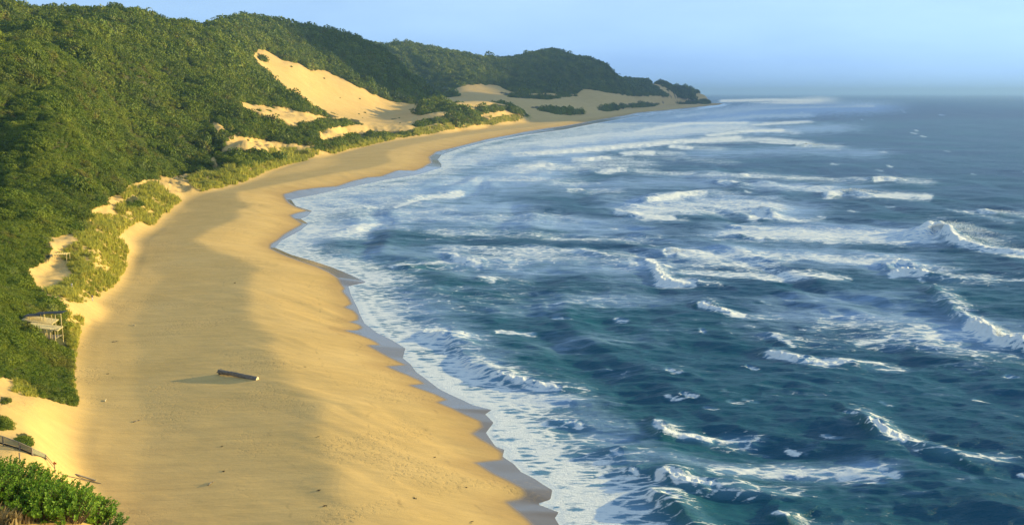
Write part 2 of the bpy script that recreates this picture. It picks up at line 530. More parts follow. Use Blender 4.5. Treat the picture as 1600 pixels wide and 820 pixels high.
# ------------------------------------------------------------------ cover: sand, scrub and dune grass, outlined as they lie on the ground
SAND = [
 [(393, 76), (412, 78), (440, 94), (478, 99), (502, 108), (523, 119), (548, 129), (572, 141), (592, 152), (622, 161), (690, 161), (660, 172), (640, 200), (600, 200), (562, 192), (534, 186), (515, 178), (490, 166), (465, 151), (440, 136), (418, 117), (403, 98)],
 [(355, 152), (372, 158), (420, 165), (462, 172), (500, 181), (548, 187), (525, 191), (488, 189), (472, 198), (456, 196), (436, 189), (408, 176), (380, 167)],
 [(322, 183), (338, 188), (354, 200), (350, 206), (338, 203)],
 [(352, 214), (366, 211), (400, 217), (436, 222), (470, 226), (500, 228), (470, 240), (435, 236), (420, 240), (360, 237), (335, 262), (330, 246), (345, 240)],
 [(497, 204), (508, 195), (560, 190), (598, 189), (640, 196), (640, 216), (560, 232), (505, 232), (500, 216)],
 [(640, 121), (652, 124), (676, 137), (703, 151), (716, 150), (705, 141), (722, 133), (745, 131), (778, 133), (795, 143), (820, 146), (862, 145), (882, 148), (900, 146), (908, 138), (920, 139), (950, 144), (985, 149), (1030, 150), (1100, 156), (1135, 158), (1135, 172), (900, 185), (800, 196), (690, 212), (640, 216), (630, 196), (660, 172), (696, 158), (672, 140)],
 [(1010, 128), (1018, 132), (1030, 139), (1046, 150), (1062, 151), (1045, 141), (1028, 131)],
 [(1084, 146), (1104, 143), (1112, 158), (1090, 157)],
 # the strip of bare foredune along the beach
 [(60, 618), (118, 634), (155, 632), (117, 588), (108, 555), (104, 520), (96, 474), (66, 458), (46, 424), (84, 408), (88, 388), (72, 369), (122, 364), (124, 352), (112, 345), (136, 338), (142, 324), (166, 315), (166, 304), (192, 299), (186, 288), (226, 281), (252, 279), (338, 266), (420, 240), (470, 236), (505, 230), (560, 226), (640, 210), (640, 225), (520, 250), (400, 290), (300, 325), (240, 370), (210, 440), (160, 500), (140, 560), (150, 680), (190, 830), (40, 830), (0, 715), (0, 612), (30, 610)],
 [(-500, 612), (0, 588), (40, 596), (60, 618), (0, 720), (-500, 760)],
]
SCRUB = [  # patches of scrub that stand in the sand
 [(375, 198), (420, 199), (470, 206), (492, 222), (470, 226), (430, 218), (380, 212)],
 [(346, 236), (365, 234), (420, 240), (440, 244), (412, 258), (372, 262), (340, 252)],
 [(470, 190), (500, 187), (560, 187), (562, 192), (520, 198), (498, 205), (470, 200)],
 [(640, 172), (672, 163), (710, 161), (735, 172), (748, 178), (735, 184), (700, 174), (660, 178)],
 [(650, 190), (700, 180), (740, 182), (775, 186), (735, 194), (690, 192), (650, 200)],
 [(740, 168), (775, 162), (800, 166), (832, 184), (815, 180), (790, 172), (750, 176)],
 [(826, 168), (850, 167), (912, 172), (905, 178), (868, 178)],
 [(932, 172), (950, 165), (985, 163), (1060, 160), (1100, 155), (1128, 159), (1090, 163), (1000, 168), (950, 174)],
 [(780, 145), (830, 150), (900, 149), (860, 155), (800, 152)],
 [(490, 225), (530, 213), (600, 205), (650, 203), (640, 212), (560, 222), (500, 236)],
 [(188, 312), (208, 306), (222, 312), (218, 326), (196, 326)],
 [(402, 82), (412, 84), (416, 96), (408, 96)], [(465, 92), (492, 96), (498, 108), (480, 108)],
 [(0, 648), (14, 655), (20, 670), (0, 672)], [(25, 678), (40, 676), (50, 695), (36, 700)], [(0, 618), (12, 618), (12, 630), (0, 632)],
]
GRASS = [
 [(96, 470), (70, 455), (120, 430), (100, 400), (130, 372), (180, 372), (200, 390), (200, 420), (180, 440), (160, 465), (120, 475)],
 [(195, 300), (240, 285), (280, 315), (262, 340), (235, 350), (200, 345), (180, 330)],
 [(290, 280), (340, 270), (380, 255), (400, 275), (350, 295), (310, 300)],
 [(400, 240), (470, 232), (500, 240), (470, 255), (420, 268), (395, 280)],
 [(500, 235), (560, 220), (640, 205), (660, 208), (600, 222), (520, 240)],
 [(640, 205), (700, 195), (760, 185), (830, 178), (830, 188), (740, 198), (650, 213)],
 [(100, 490), (125, 500), (122, 560), (120, 620), (105, 590), (100, 530)],
 [(20, 590), (60, 600), (60, 620), (20, 612)],
 [(130, 340), (190, 330), (210, 350), (180, 372), (120, 372)],
]

def cover(x, y, z, t):
    """returns scrub and grass density, 0 to 1"""
    u, v = to_px(x, y, z)
    r = np.sqrt(x * x + y * y)
    sc_ = np.clip(300 / r, 0.18, 1.3)
    n1 = fbm(x / 34, y / 60, 51, 4, 0.6); n2 = fbm(x / 34, y / 60, 57, 4, 0.6)
    du = 7 * n1 * np.sqrt(sc_)
    dv = 4 * n2 * np.sqrt(sc_)
    uu = u + du; vv = v + dv
    sand = np.zeros(x.shape, bool)
    for p in SAND:
        sand |= inside(uu, vv, p)
    for p in SCRUB:
        sand &= ~inside(uu, vv, p)
    veg = (~sand) & (t > 1.0)
    g = np.zeros(x.shape, bool)
    for p in GRASS:
        g |= inside(uu, vv, p)
    gr = np.where(g & (t > 0.5), np.clip(0.80 + 0.9 * fbm(x / 9, y / 12, 61, 3), 0, 1), 0.0)
    return veg.astype(float), gr * (~veg)

# ------------------------------------------------------------------ terrain mesh
def make_rows(r0, r1, f_flat, f_max, start_step=0.6):
    out = [r0]
    while out[-1] < r1:
        r = out[-1]
        out.append(r + max(start_step, min(f_flat * r * r, f_max * r)))
    return np.array(out)

def build_land():
    us = np.concatenate([np.linspace(-900, -40, 140)[:-1], np.arange(-40, 1180, 2.0), np.linspace(1180, 1330, 40)])
    az = np.arctan2((us - 800) / FOC, CP + 0.0 * us)
    rows = np.concatenate([np.arange(4, 104, 2.0), make_rows(104, 5800, 2.1e-5, 0.0068), np.array([6100, 7000, 8500])])
    A, R = np.meshgrid(az, rows)
    X = np.tan(A) * R; Y = R.copy()
    s, t = plan(X, Y)
    Z = height(X, Y, s, t)
    veg, gr = cover(X, Y, Z, t)
    wet = signed(X, Y, WETL)
    k = np.clip(np.sqrt(X * X + Y * Y) / 500, 0.6, 3)
    wetf = 1 - sstep(-0.3, 2.2, wet / k)
    damp = 1 - sstep(0, 13, wet / k + 4 * noise(X / 15, Y / 8, 71))
    keep = s > -25 - 0.02 * np.sqrt(X * X + Y * Y)
    me = grid_mesh('ground', X, Y, Z, keep, dict(veg=veg, grass=gr, wet=wetf, damp=damp, sdist=np.clip(s, -50, 300), toe=np.clip(t, -200, 200)))
    return me

def sand_material():
    m = NM('sand')
    veg = m.attr('veg'); gr = m.attr('grass'); wet = m.attr('wet'); damp = m.attr('damp')
    n1 = m.noise(0.05, 5, 0.6)
    n2 = m.noise(1.0, 5, 0.65, m.scalevec((0.05, 0.5, 0.3), 0.35))
    n3 = m.noise(2.5, 4, 0.7)
    sand = m.ramp(n1, [(0.3, (0.66, 0.43, 0.155)), (0.7, (0.74, 0.495, 0.195))])
    sand = m.mix(m.ramp(n2, [(0.35, 0.0), (0.75, 0.35)]), sand, (0.40, 0.27, 0.12))
    sand = m.mix(m.ramp(n3, [(0.60, 0.0), (0.78, 0.35)]), sand, (0.30, 0.22, 0.13))
    sand = m.mix(m.math('MULTIPLY', damp, 0.45), sand, (0.34, 0.20, 0.085))
    wetc = m.mix(0.5, (0.17, 0.125, 0.085), (0.15, 0.12, 0.10))
    sand = m.mix(wet, sand, wetc)
    soil = m.ramp(m.noise(0.25, 4), [(0.3, (0.045, 0.050, 0.018)), (0.7, (0.085, 0.085, 0.032))])
    trod = m.math('MULTIPLY', m.ramp(m.noise(0.07, 3, 0.5), [(0.49, 0.0), (0.64, 1.0)]), m.ramp(m.noise(1.5, 3, 0.6), [(0.53, 0.0), (0.62, 1.0)]))
    sand = m.mix(m.math('MULTIPLY', trod, 0.30), sand, (0.36, 0.24, 0.11))
    sd = m.attr('sdist')
    wr = None
    for base, amp, wid, q in ((10.0, 9.0, 0.35, 0.30), (19.0, 10.0, 0.30, 0.35), (34.0, 14.0, 0.30, 0.25)):
        e = m.math('ABSOLUTE', m.math('SUBTRACT', sd, m.math('ADD', base - amp * 0.5, m.math('MULTIPLY', m.noise(0.035, 4, 0.6), amp))))
        l = m.math('SUBTRACT', 1.0, m.math('DIVIDE', e, wid), clamp=True)
        l = m.math('MULTIPLY', l, m.ramp(m.noise(0.3, 4, 0.65), [(0.48, 0.0), (0.62, q)]))
        wr = l if wr is None else m.math('MAXIMUM', wr, l)
    sand = m.mix(wr, sand, (0.16, 0.11, 0.06))
    col = m.mix(veg, sand, soil)
    grs = m.ramp(m.noise(1.2, 4), [(0.3, (0.24, 0.23, 0.06)), (0.7, (0.50, 0.40, 0.13))])
    col = m.mix(m.math('MULTIPLY', gr, 0.55), col, grs)
    rough = m.math('SUBTRACT', 0.95, m.math('MULTIPLY', wet, 0.83))
    p = m.principled()
    m.set(p, 'Base Color', col); m.set(p, 'Roughness', rough)
    spec = m.math('ADD', 0.15, m.math('MULTIPLY', wet, 0.5))
    m.set(p, 'Specular IOR Level', spec)
    dry = m.math('SUBTRACT', 1.0, wet)
    hgt = m.math('ADD', m.math('MULTIPLY', m.noise(0.9, 6, 0.6, m.scalevec((0.35, 1.0, 1.0), 0.3)), 0.55), m.math('SUBTRACT', m.math('MULTIPLY', m.noise(5.0, 4, 0.6), 0.12), m.math('MULTIPLY', trod, 0.38)))
    hgt = m.math('ADD', hgt, m.math('MULTIPLY', m.noise(0.10, 5, 0.6, m.scalevec((0.5, 1.6, 1.0), 0.3)), 2.2))
    bm_ = m.n('ShaderNodeBump', Distance=0.35)
    m.set(bm_, 'Height', hgt); m.set(bm_, 'Strength', m.math('MULTIPLY', dry, 0.36))
    m.set(p, 'Normal', bm_.outputs[0])
    return m.finish(p.outputs[0])

MAT_SAND = sand_material()
land = link('ground', build_land(), MAT_SAND, kind='structure')

# ------------------------------------------------------------------ the sea
# breakers: crest lines (u, v, height in metres), as they lie on the water
BREAK = [
 [(1185, 545, 0), (1203, 554, .9), (1225, 563, 1.1), (1262, 574, 1.0), (1310, 577, .8), (1372, 572, .3), (1400, 575, 0)],
 [(1085, 474, 0), (1096, 482, 1.1), (1112, 489, 1.3), (1132, 494, 1.0), (1162, 498, .4), (1190, 502, 0)],
 [(1015, 650, 0), (1027, 672, 1.1), (1037, 684, 1.3), (1062, 687, 1.0), (1112, 692, .5), (1150, 700, 0)],
 [(1020, 735, 0), (1040, 752, 1.1), (1062, 764, 1.3), (1112, 768, .7), (1200, 775, .5), (1290, 790, 0)],
 [(1000, 762, 0), (1020, 775, .8), (1045, 795, 1.3), (1070, 812, 1.3), (1110, 840, .8), (1150, 870, 0)],
 [(1300, 630, 0), (1335, 655, .7), (1364, 676, 1.5), (1382, 690, 1.6), (1418, 697, 1.2), (1470, 715, 1.0), (1540, 738, .5), (1580, 745, 0)],
 [(1430, 440, 0), (1460, 460, 1.2), (1490, 490, 1.4), (1520, 512, 2.0), (1540, 530, 2.3), (1600, 548, 2.3), (1680, 565, 1.6), (1760, 580, 0)],
 [(1405, 372, 0), (1440, 370, 2.0), (1462, 362, 4.2), (1480, 372, 3.6), (1500, 388, 2.2), (1540, 394, 1.5), (1620, 400, 1.0), (1700, 404, 0)],
 [(1380, 428, 0), (1395, 430, 1.3), (1415, 427, 1.9), (1440, 432, 1.5), (1480, 438, .8), (1560, 445, 0)],
 [(1370, 418, 0), (1385, 420, 1.0), (1402, 414, 1.6), (1425, 418, 1.0), (1450, 420, 0)],
 [(1000, 404, 0), (1014, 412, 1.2), (1024, 425, 1.5), (1032, 444, 1.4), (1052, 446, 1.0), (1090, 450, .4), (1110, 455, 0)],
 [(1035, 398, 0), (1050, 395, 1.5), (1070, 396, 1.2), (1100, 402, 0)],
 [(955, 330, 0), (970, 333, 1.3), (990, 340, 1.6), (1010, 342, 1.2), (1040, 342, .5), (1060, 343, 0)],
 [(985, 316, 0), (1010, 315, 1.2), (1060, 307, 1.6), (1090, 303, 1.2), (1120, 308, 0)],
 [(1165, 335, 0), (1178, 330, 1.8), (1195, 330, 2.0), (1215, 345, .8), (1230, 350, 0)],
 [(1135, 352, 0), (1148, 356, 1.0), (1170, 357, .8), (1200, 360, 0)],
 [(1138, 368, 0), (1150, 371, 1.0), (1180, 375, .8), (1220, 378, 0)],
 [(1280, 306, 0), (1295, 306, 1.5), (1318, 302, 2.6), (1340, 304, 2.0), (1370, 308, .9), (1450, 309, .4), (1470, 310, 0)],
 [(1358, 284, 0), (1370, 282, 1.8), (1385, 281, 1.8), (1400, 284, .6), (1410, 285, 0)],
 [(1235, 229, 0), (1245, 228, 1.8), (1262, 228, 2.0), (1275, 230, 0)],
 [(1520, 335, 0), (1535, 333, 1.8), (1555, 336, 1.4), (1580, 345, 0)],
 [(695, 393, 0), (704, 399, .9), (720, 410, 1.1), (745, 416, .9), (765, 418, 0)],
 [(740, 434, 0), (752, 439, .9), (772, 441, .5), (785, 443, 0)],
 [(600, 416, 0), (616, 419, .7), (640, 421, .9), (690, 418, .7), (740, 415, 0)],
 [(655, 518, 0), (672, 526, 1.0), (690, 530, 1.4), (705, 529, 1.2), (716, 545, .6), (735, 570, .7), (780, 594, 1.1), (830, 607, .9), (880, 614, .5), (930, 620, 0)],
 [(840, 655, 0), (866, 660, .6), (880, 664, .8), (915, 668, .5), (940, 672, 0)],
 [(560, 432, 0), (575, 440, .4), (590, 438, .5), (610, 436, 0)],
 [(940, 705, 0), (960, 714, .7), (980, 722, .5), (1000, 730, 0)],
 [(970, 735, 0), (985, 742, .7), (1000, 745, .4), (1010, 750, 0)],
 [(1190, 805, 0), (1215, 808, .9), (1228, 818, 1.0), (1260, 824, 0)],
 [(805, 243, 0), (820, 242, 1.3), (880, 238, 1.3), (960, 231, 1.5), (1040, 224, 1.4), (1150, 217, .9), (1200, 215, 0)],
 [(965, 242, 0), (985, 241, 1.6), (1015, 240, 1.6), (1030, 240, 0)],
 [(895, 253, 0), (910, 251, 1.4), (940, 248, 1.6), (960, 251, 0)],
 [(810, 266, 0), (830, 262, 1.0), (855, 258, 1.3), (870, 263, 0)],
 [(940, 270, 0), (952, 268, 1.4), (970, 266, 1.5), (990, 270, 0)],
 [(880, 302, 0), (893, 299, 1.2), (908, 299, 1.2), (920, 303, 0)],
 [(1110, 213, 0), (1160, 206, 1.6), (1200, 205, 1.2), (1240, 205, 0)],
 [(1035, 232, 0), (1050, 229, 1.5), (1080, 232, .8), (1100, 234, 0)],
 [(890, 395, 0), (905, 392, .8), (930, 400, .9), (960, 408, 0)],
 [(540, 362, 0), (555, 360, .7), (580, 357, .6), (610, 352, 0)],
 [(625, 318, 0), (650, 311, .8), (680, 305, .9), (715, 301, 0)],
 [(1150, 277, 0), (1165, 274, 1.2), (1185, 276, 1.0), (1200, 278, 0)],
 [(1120, 288, 0), (1130, 285, 1.2), (1150, 290, .8), (1165, 293, 0)],
 [(1195, 520, 0), (1205, 527, .6), (1230, 540, .6), (1250, 546, 0)],
 [(940, 240, 0), (1000, 246, .6), (1100, 252, .6), (1180, 250, 0)],
]
# drifting foam: (points, half width in px down, sideways softness, strength)
FOAMS = [
 ([(470, 318), (560, 300), (650, 282), (700, 262), (760, 240), (860, 214), (950, 197), (1050, 182), (1130, 172)], 13, 3.0, .62),
 ([(470, 330), (560, 325), (650, 315)], 16, 3, .62), ([(450, 375), (500, 370), (560, 365)], 11, 2.5, .72), ([(480, 350), (600, 340), (700, 330)], 9, 3, .5),
 ([(620, 325), (650, 316), (690, 308), (720, 303)], 4, 2, .95), ([(480, 362), (550, 357), (610, 350)], 3, 2, .9), ([(548, 362), (570, 360)], 5, 2, 1),
 ([(500, 407), (540, 412), (575, 428), (600, 437)], 4, 2, .95),
 ([(575, 452), (600, 480), (650, 510)], 16, 2.5, .62), ([(600, 490), (640, 520), (690, 560), (740, 590), (800, 630)], 20, 2.2, .82),
 ([(690, 600), (760, 640), (820, 690), (880, 740), (930, 790), (960, 830)], 36, 2.0, .90),
 ([(560, 470), (600, 520), (660, 572), (730, 625), (780, 670), (815, 730), (870, 775), (890, 820)], 9, 1.6, 1.0),
 ([(800, 650), (870, 680), (920, 740), (960, 770)], 18, 2, .6), ([(880, 800), (940, 790), (1000, 800)], 14, 2.5, .85),
 ([(672, 521), (688, 522), (700, 524)], 8, 1.2, 1.3), ([(780, 594), (800, 600), (830, 607), (870, 613)], 6, 1.6, 1.05), ([(735, 572), (760, 585)], 4, 1.4, .7),
 ([(868, 661), (885, 664), (905, 668)], 5, 1.6, 1.05), ([(958, 713), (970, 718)], 4, 1.4, 1.0), ([(985, 741), (995, 744)], 4, 1.3, 1.0),
 ([(1028, 670), (1036, 680), (1060, 683), (1110, 689)], 6, 1.5, 1.2), ([(1110, 689), (1150, 690)], 4, 2, .7),
 ([(1030, 752), (1048, 750), (1060, 760), (1110, 766)], 6, 1.5, 1.1), ([(1040, 783), (1060, 795)], 7, 1.4, .85),
 ([(1097, 481), (1112, 488), (1132, 492), (1160, 496)], 5, 1.6, 1.2),
 ([(1203, 555), (1225, 563), (1262, 573), (1310, 576), (1372, 570)], 5, 2, 1.05), ([(1210, 530), (1240, 544)], 3.5, 1.8, .8),
 ([(1365, 676), (1380, 686), (1412, 694)], 6, 1.5, 1.15), ([(1120, 738), (1200, 735), (1290, 738), (1380, 742)], 11, 2.2, .78), ([(1375, 738), (1400, 750)], 5, 2, .85),
 ([(1523, 515), (1545, 530), (1600, 540), (1700, 560)], 13, 1.3, 1.35), ([(1300, 508), (1380, 515), (1480, 530)], 16, 3, .62), ([(1350, 535), (1480, 545), (1580, 560)], 10, 4, .5), ([(1340, 538), (1400, 530)], 5, 2, .75),
 ([(1440, 368), (1460, 358), (1478, 372), (1500, 386), (1540, 393), (1620, 398)], 7, 1.3, 1.2), ([(1150, 366), (1250, 366), (1350, 370), (1450, 372)], 11, 3, .9), ([(1460, 350), (1500, 360), (1560, 375)], 10, 2.5, .5),
 ([(1396, 430), (1420, 428), (1448, 431)], 5, 1.6, 1.25), ([(1384, 416), (1400, 413), (1412, 417)], 4, 1.6, .95), ([(1450, 432), (1500, 438), (1600, 442)], 2.5, 3, .7),
 ([(1016, 412), (1024, 424), (1032, 440), (1050, 444), (1080, 447)], 7, 1.4, 1.2), ([(1045, 398), (1060, 393), (1080, 398)], 6, 1.6, 1.05), ([(1080, 400), (1200, 402), (1300, 405), (1400, 410)], 8, 4, .85), ([(1080, 430), (1180, 432), (1300, 436)], 6, 4, .8), ([(1100, 415), (1200, 418)], 12, 4, .6),
 ([(968, 332), (990, 337), (1010, 341), (1050, 342)], 6, 1.6, 1.2), ([(1020, 315), (1060, 308), (1100, 304)], 5, 2, 1.05), ([(1000, 330), (1100, 322), (1200, 325)], 13, 3, .85),
 ([(1176, 328), (1192, 330), (1180, 342)], 7, 1.4, 1.15), ([(1148, 354), (1175, 357)], 4, 1.8, 1.0), ([(1150, 368), (1190, 375)], 4, 1.8, 1.0), ([(1200, 342), (1260, 347)], 5, 3, .75),
 ([(1293, 305), (1318, 300), (1345, 304), (1400, 307), (1450, 308)], 5, 1.6, 1.15), ([(1368, 281), (1385, 280), (1398, 282)], 4, 1.4, 1.2), ([(1246, 226), (1266, 227)], 3.5, 1.4, 1.2), ([(1190, 222), (1245, 226)], 2, 3, .9),
 ([(1532, 333), (1555, 335)], 3.5, 2, .85), ([(1505, 334), (1580, 350)], 5, 3, .5),
 ([(704, 398), (718, 409), (748, 416)], 5, 1.5, 1.05), ([(700, 390), (760, 392), (850, 395)], 7, 4, .6), ([(614, 418), (660, 415), (740, 412)], 4, 3, .85), ([(750, 436), (770, 440)], 5, 1.5, 1.05),
 ([(760, 405), (860, 400), (960, 405), (1010, 415)], 14, 4, .58), ([(880, 392), (930, 399)], 3, 3, .8),
 ([(810, 241), (880, 237), (960, 230), (1040, 223), (1150, 216)], 4.5, 3, 1.1), ([(975, 240), (1018, 239)], 4, 2, 1.2), ([(900, 250), (950, 248)], 4, 2, 1.1), ([(815, 263), (850, 258), (862, 262)], 6, 2, 1.05), ([(945, 268), (975, 265)], 4, 2, 1.1), ([(888, 299), (908, 299)], 2.5, 2, 1.0),
 ([(800, 265), (900, 262), (1000, 255)], 8, 5, .62), ([(860, 225), (960, 212), (1060, 205), (1150, 200)], 9, 5, .7), ([(760, 232), (850, 222), (950, 210)], 5, 4, .8),
 ([(1050, 229), (1080, 232)], 3, 2, 1.1), ([(1110, 212), (1160, 205), (1220, 204)], 3, 3, 1.05), ([(1090, 222), (1200, 218), (1260, 224)], 4, 4, .8), ([(1150, 206), (1180, 205)], 2.5, 2, 1.1),
 ([(1120, 176), (1200, 164), (1280, 156)], 7, 5, .78), ([(1130, 158), (1200, 156), (1280, 157)], 2.5, 3, 1.05), ([(1150, 172), (1240, 168), (1360, 166)], 2.5, 4, .9), ([(1100, 190), (1180, 182), (1260, 180)], 4, 4, .85), ([(1000, 205), (1080, 192), (1160, 192)], 4, 4, .85), ([(1180, 195), (1260, 190)], 3, 4, .8), ([(1060, 182), (1100, 178)], 3, 3, 1.0),
 ([(1160, 274), (1190, 277)], 3, 2, 1.0), ([(1125, 285), (1150, 288)], 3, 2, .95), ([(1100, 274), (1250, 278), (1350, 282)], 4, 5, .6), ([(1000, 268), (1080, 272)], 3, 5, .7), ([(1200, 290), (1290, 296)], 6, 5, .65), ([(700, 285), (800, 280), (900, 285)], 7, 5, .55), ([(640, 345), (760, 345), (860, 340)], 10, 5, .42), ([(700, 365), (850, 372), (1000, 375)], 8, 6, .5),
 ([(560, 445), (700, 470), (900, 475)], 16, 5, .33), ([(780, 521), (830, 522)], 2.5, 3, .8), ([(1210, 808), (1228, 815)], 5, 1.4, 1.0), ([(1320, 655), (1340, 660)], 2.5, 2, .8), ([(1095, 520), (1100, 524)], 2, 2, .7),
]

# broad pale wash left by broken waves
WASH = [
 ([(480, 322), (600, 305), (720, 290), (820, 275)], 22, 4, .70), ([(470, 372), (560, 352), (660, 335), (760, 322)], 20, 4, .62), ([(720, 255), (850, 235), (1000, 212), (1130, 190)], 16, 5, .62),
 ([(620, 300), (760, 275), (900, 245)], 12, 4, .60), ([(800, 300), (950, 290), (1100, 282)], 12, 5, .44), ([(700, 350), (850, 350), (980, 358)], 16, 5, .52), ([(760, 420), (900, 412), (1010, 420)], 22, 4, .46),
 ([(820, 480), (1000, 470)], 18, 5, .30), ([(1080, 395), (1250, 400), (1400, 412)], 18, 4, .56), ([(1000, 322), (1130, 318), (1230, 330)], 16, 4, .58), ([(1150, 362), (1300, 362), (1440, 368)], 14, 4, .64),
 ([(1200, 290), (1330, 296)], 10, 5, .45), ([(1250, 490), (1400, 500), (1530, 525)], 26, 4, .44), ([(1250, 470), (1380, 470)], 16, 5, .36), ([(1100, 240), (1250, 235), (1350, 240)], 8, 6, .42),
 ([(1130, 182), (1250, 172), (1350, 168)], 10, 6, .60), ([(1180, 205), (1300, 200)], 8, 6, .48), ([(640, 470), (700, 520), (760, 560)], 20, 3, .36), ([(1000, 720), (1150, 735), (1350, 735)], 16, 4, .34),
 ([(560, 400), (680, 395)], 14, 4, .46), ([(860, 540), (1000, 530)], 14, 5, .22), ([(820, 620), (900, 640), (980, 700)], 18, 3, .40),
]

def build_sea():
    us = np.concatenate([np.linspace(100, 400, 60)[:-1], np.arange(400, 1640, 1.55), np.linspace(1640, 2700, 150)])
    az = np.arctan2((us - 800) / FOC, CP)
    rows = np.concatenate([np.linspace(30, 118, 45)[:-1], make_rows(118, 5000, 1.35e-5, 0.5, 0.05), np.geomspace(5600, 60000, 24)])
    A, R = np.meshgrid(az, rows)
    X = np.tan(A) * R; Y = R.copy()
    r = np.sqrt(X * X + Y * Y)
    s = -signed(X, Y, FOAML)                      # metres out from the foam edge
    dr = np.gradient(rows)[:, None] * np.ones_like(X)
    depthf = sstep(0, 30, s)
    off = sstep(20, 120, s)
    # swell, running in towards the beach, and wind chop
    ph = s / 46.0 + 0.9 * fbm(X / 60, Y / 110, 81, 2)
    sw = np.sin(2 * np.pi * ph)
    Z = depthf * 0.5 * np.sign(sw) * np.abs(sw) ** 1.4 * sstep(1200, 500, r)
    Z += off * 0.7 * noise(X / 55, Y / 120, 82) * sstep(60, 20, dr)
    for i, (lx, ly, amp) in enumerate([(40, 20, .50), (21, 10, .40), (11.0, 5.6, .28), (6.0, 3.1, .16), (3.2, 1.7, .08)]):
        res = sstep(ly * 0.55, ly * 0.25, dr)
        ca, sa = math.cos(-0.42 + 0.13 * i), math.sin(-0.42 + 0.13 * i)
        xr, yr = X * ca + Y * sa, -X * sa + Y * ca
        n_ = noise(xr / lx, yr / ly, 90 + i)
        Z += res * (0.25 + 0.75 * depthf) * sstep(0, 6, s) * amp * (1.0 - 2.2 * np.abs(n_)) * 0.8
    # breakers
    U0, V0 = to_px(X, Y, 0 * X)
    Bz = np.zeros_like(X); face = np.zeros_like(X)
    for bk in BREAK:
        pts = [at_z(u, v, 0.0) for (u, v, h) in bk]
        hs = [h for (_, _, h) in bk]
        px = np.array([p[0] for p in pts]); py = np.array([p[1] for p in pts])
        m = 30 + 0.02 * py.mean()
        sel = (X > px.min() - m) & (X < px.max() + m) & (Y > py.min() - m) & (Y < py.max() + m)
        if not sel.any():
            continue
        x = X[sel]; y = Y[sel]
        wob = 0.9 * noise(x / 3.5, y / 3.5, 111)
        best = np.full(x.shape, 1e9); hh = np.zeros(x.shape); side = np.ones(x.shape)
        for i in range(len(pts) - 1):
            ax, ay, bx, by = px[i], py[i], px[i + 1], py[i + 1]
            dx, dy = bx - ax, by - ay
            t = np.clip(((x - ax) * dx + (y - ay) * dy) / (dx * dx + dy * dy + 1e-9), 0, 1)
            ex, ey = x - ax - t * dx, y - ay - t * dy
            d = np.hypot(ex, ey)
            up = d < best
            best = np.where(up, d, best)
            hh = np.where(up, hs[i] + t * (hs[i + 1] - hs[i]), hh)
            side = np.where(up, np.where(dx * ey - dy * ex > 0, 1.0, -1.0), side)   # + lies beyond the crest (seaward / up the frame)
        d = best * side + wob
        sc_ = np.clip(py.mean() / 260, 0.8, 2.6) ** 0.7
        prof = np.where(d > 0, np.exp(-(d / (4.5 * sc_)) ** 2), np.exp(-(d / (1.7 * sc_)) ** 2))
        b = hh * prof * (1 + 0.45 * noise(x / 6, y / 6, 113))
        Bz[sel] = np.maximum(Bz[sel], b)
        face[sel] = np.maximum(face[sel], np.clip(hh, 0, 1.2) * np.exp(-((d + 0.8 * sc_) / (1.6 * sc_)) ** 2))
    # foam density
    F = np.zeros_like(X)
    tails = []
    for bk in BREAK:
        c = [(u, v) for (u, v, h) in bk if h > 0.55]
        if not c:
            continue
        hm = max(h for (_, _, h) in bk)
        k = 0.35 + 0.65 * (c[0][1] - 146) / 500
        tails.append(([(u + 14 * k, v - 1) for (u, v) in c] + [(c[-1][0] + 95 * k, c[-1][1] + 4 * k)], 9 * k + 1.5, 3.0, 0.30 + 0.14 * min(hm, 1.6)))
    wu = 2.2 * fbm(X / 12, Y / 20, 121, 3); wv = 1.6 * fbm(X / 12, Y / 20, 127, 3)
    rw = np.random.default_rng(44)
    for k_ in range(85):
        v = 165 + 640 * rw.random() ** 1.7; u = 760 + 900 * rw.random()
        if u < 640 + (v - 200) * 0.75:
            continue
        k = 0.25 + (v - 146) / 420
        du = (6 + 14 * rw.random()) * k
        tails.append(([(u, v), (u + du * 0.5, v + 2.2 * k), (u + du, v + 3 * k)], (0.7 + 0.9 * rw.random()) * k + 0.5, 3.2, 0.46 + 0.34 * rw.random()))
    W = np.zeros_like(X)
    for kind_, (pts, wd, soft, st) in [(0, a_) for a_ in FOAMS + tails] + [(1, a_) for a_ in WASH]:
        ku = soft
        vs = [p[1] for p in pts]; uu_ = [p[0] for p in pts]
        sel = (U0 > min(uu_) - 3.2 * wd * soft) & (U0 < max(uu_) + 3.2 * wd * soft) & (V0 > min(vs) - 3 * wd) & (V0 < max(vs) + 3 * wd)
        if not sel.any():
            continue
        d = seg_dist((U0[sel] + wu[sel] * wd * 0.22) / ku, V0[sel] + wv[sel] * wd * 0.22, [(p[0] / ku, p[1]) for p in pts])
        T_ = W if kind_ else F
        T_[sel] = np.maximum(T_[sel], st * np.exp(-(d / wd) ** 2 * 0.9))
    F = np.maximum(F, 0.98 * sstep(3.5, 0.6, s) * sstep(900, 300, r))
    F = np.maximum(F, 0.75 * sstep(26, 4, s))
    F = np.maximum(F, 0.55 * np.clip(Bz - 0.7, 0, 1) )
    rough = sstep(0.75, 1.05, F) * (Bz > 0.2)
    Z = Z * (1 - 0.5 * sstep(0.4, 0.9, F)) + Bz
    Z += rough * Bz * 0.35 * fbm(X / 1.5, Y / 1.5, 131, 3) * sstep(2.4, 0.8, dr)
    Z = np.where(s < 12, Z * sstep(0.5, 12, s), Z)
    Z += 0.05 * sstep(0, 1.2, s) + 0.012
    keep = s > -1.5
    return grid_mesh('sea', X, Y, Z, keep, dict(foam=F, wash=W, face=face, shore=np.clip(s, 0, 400)))

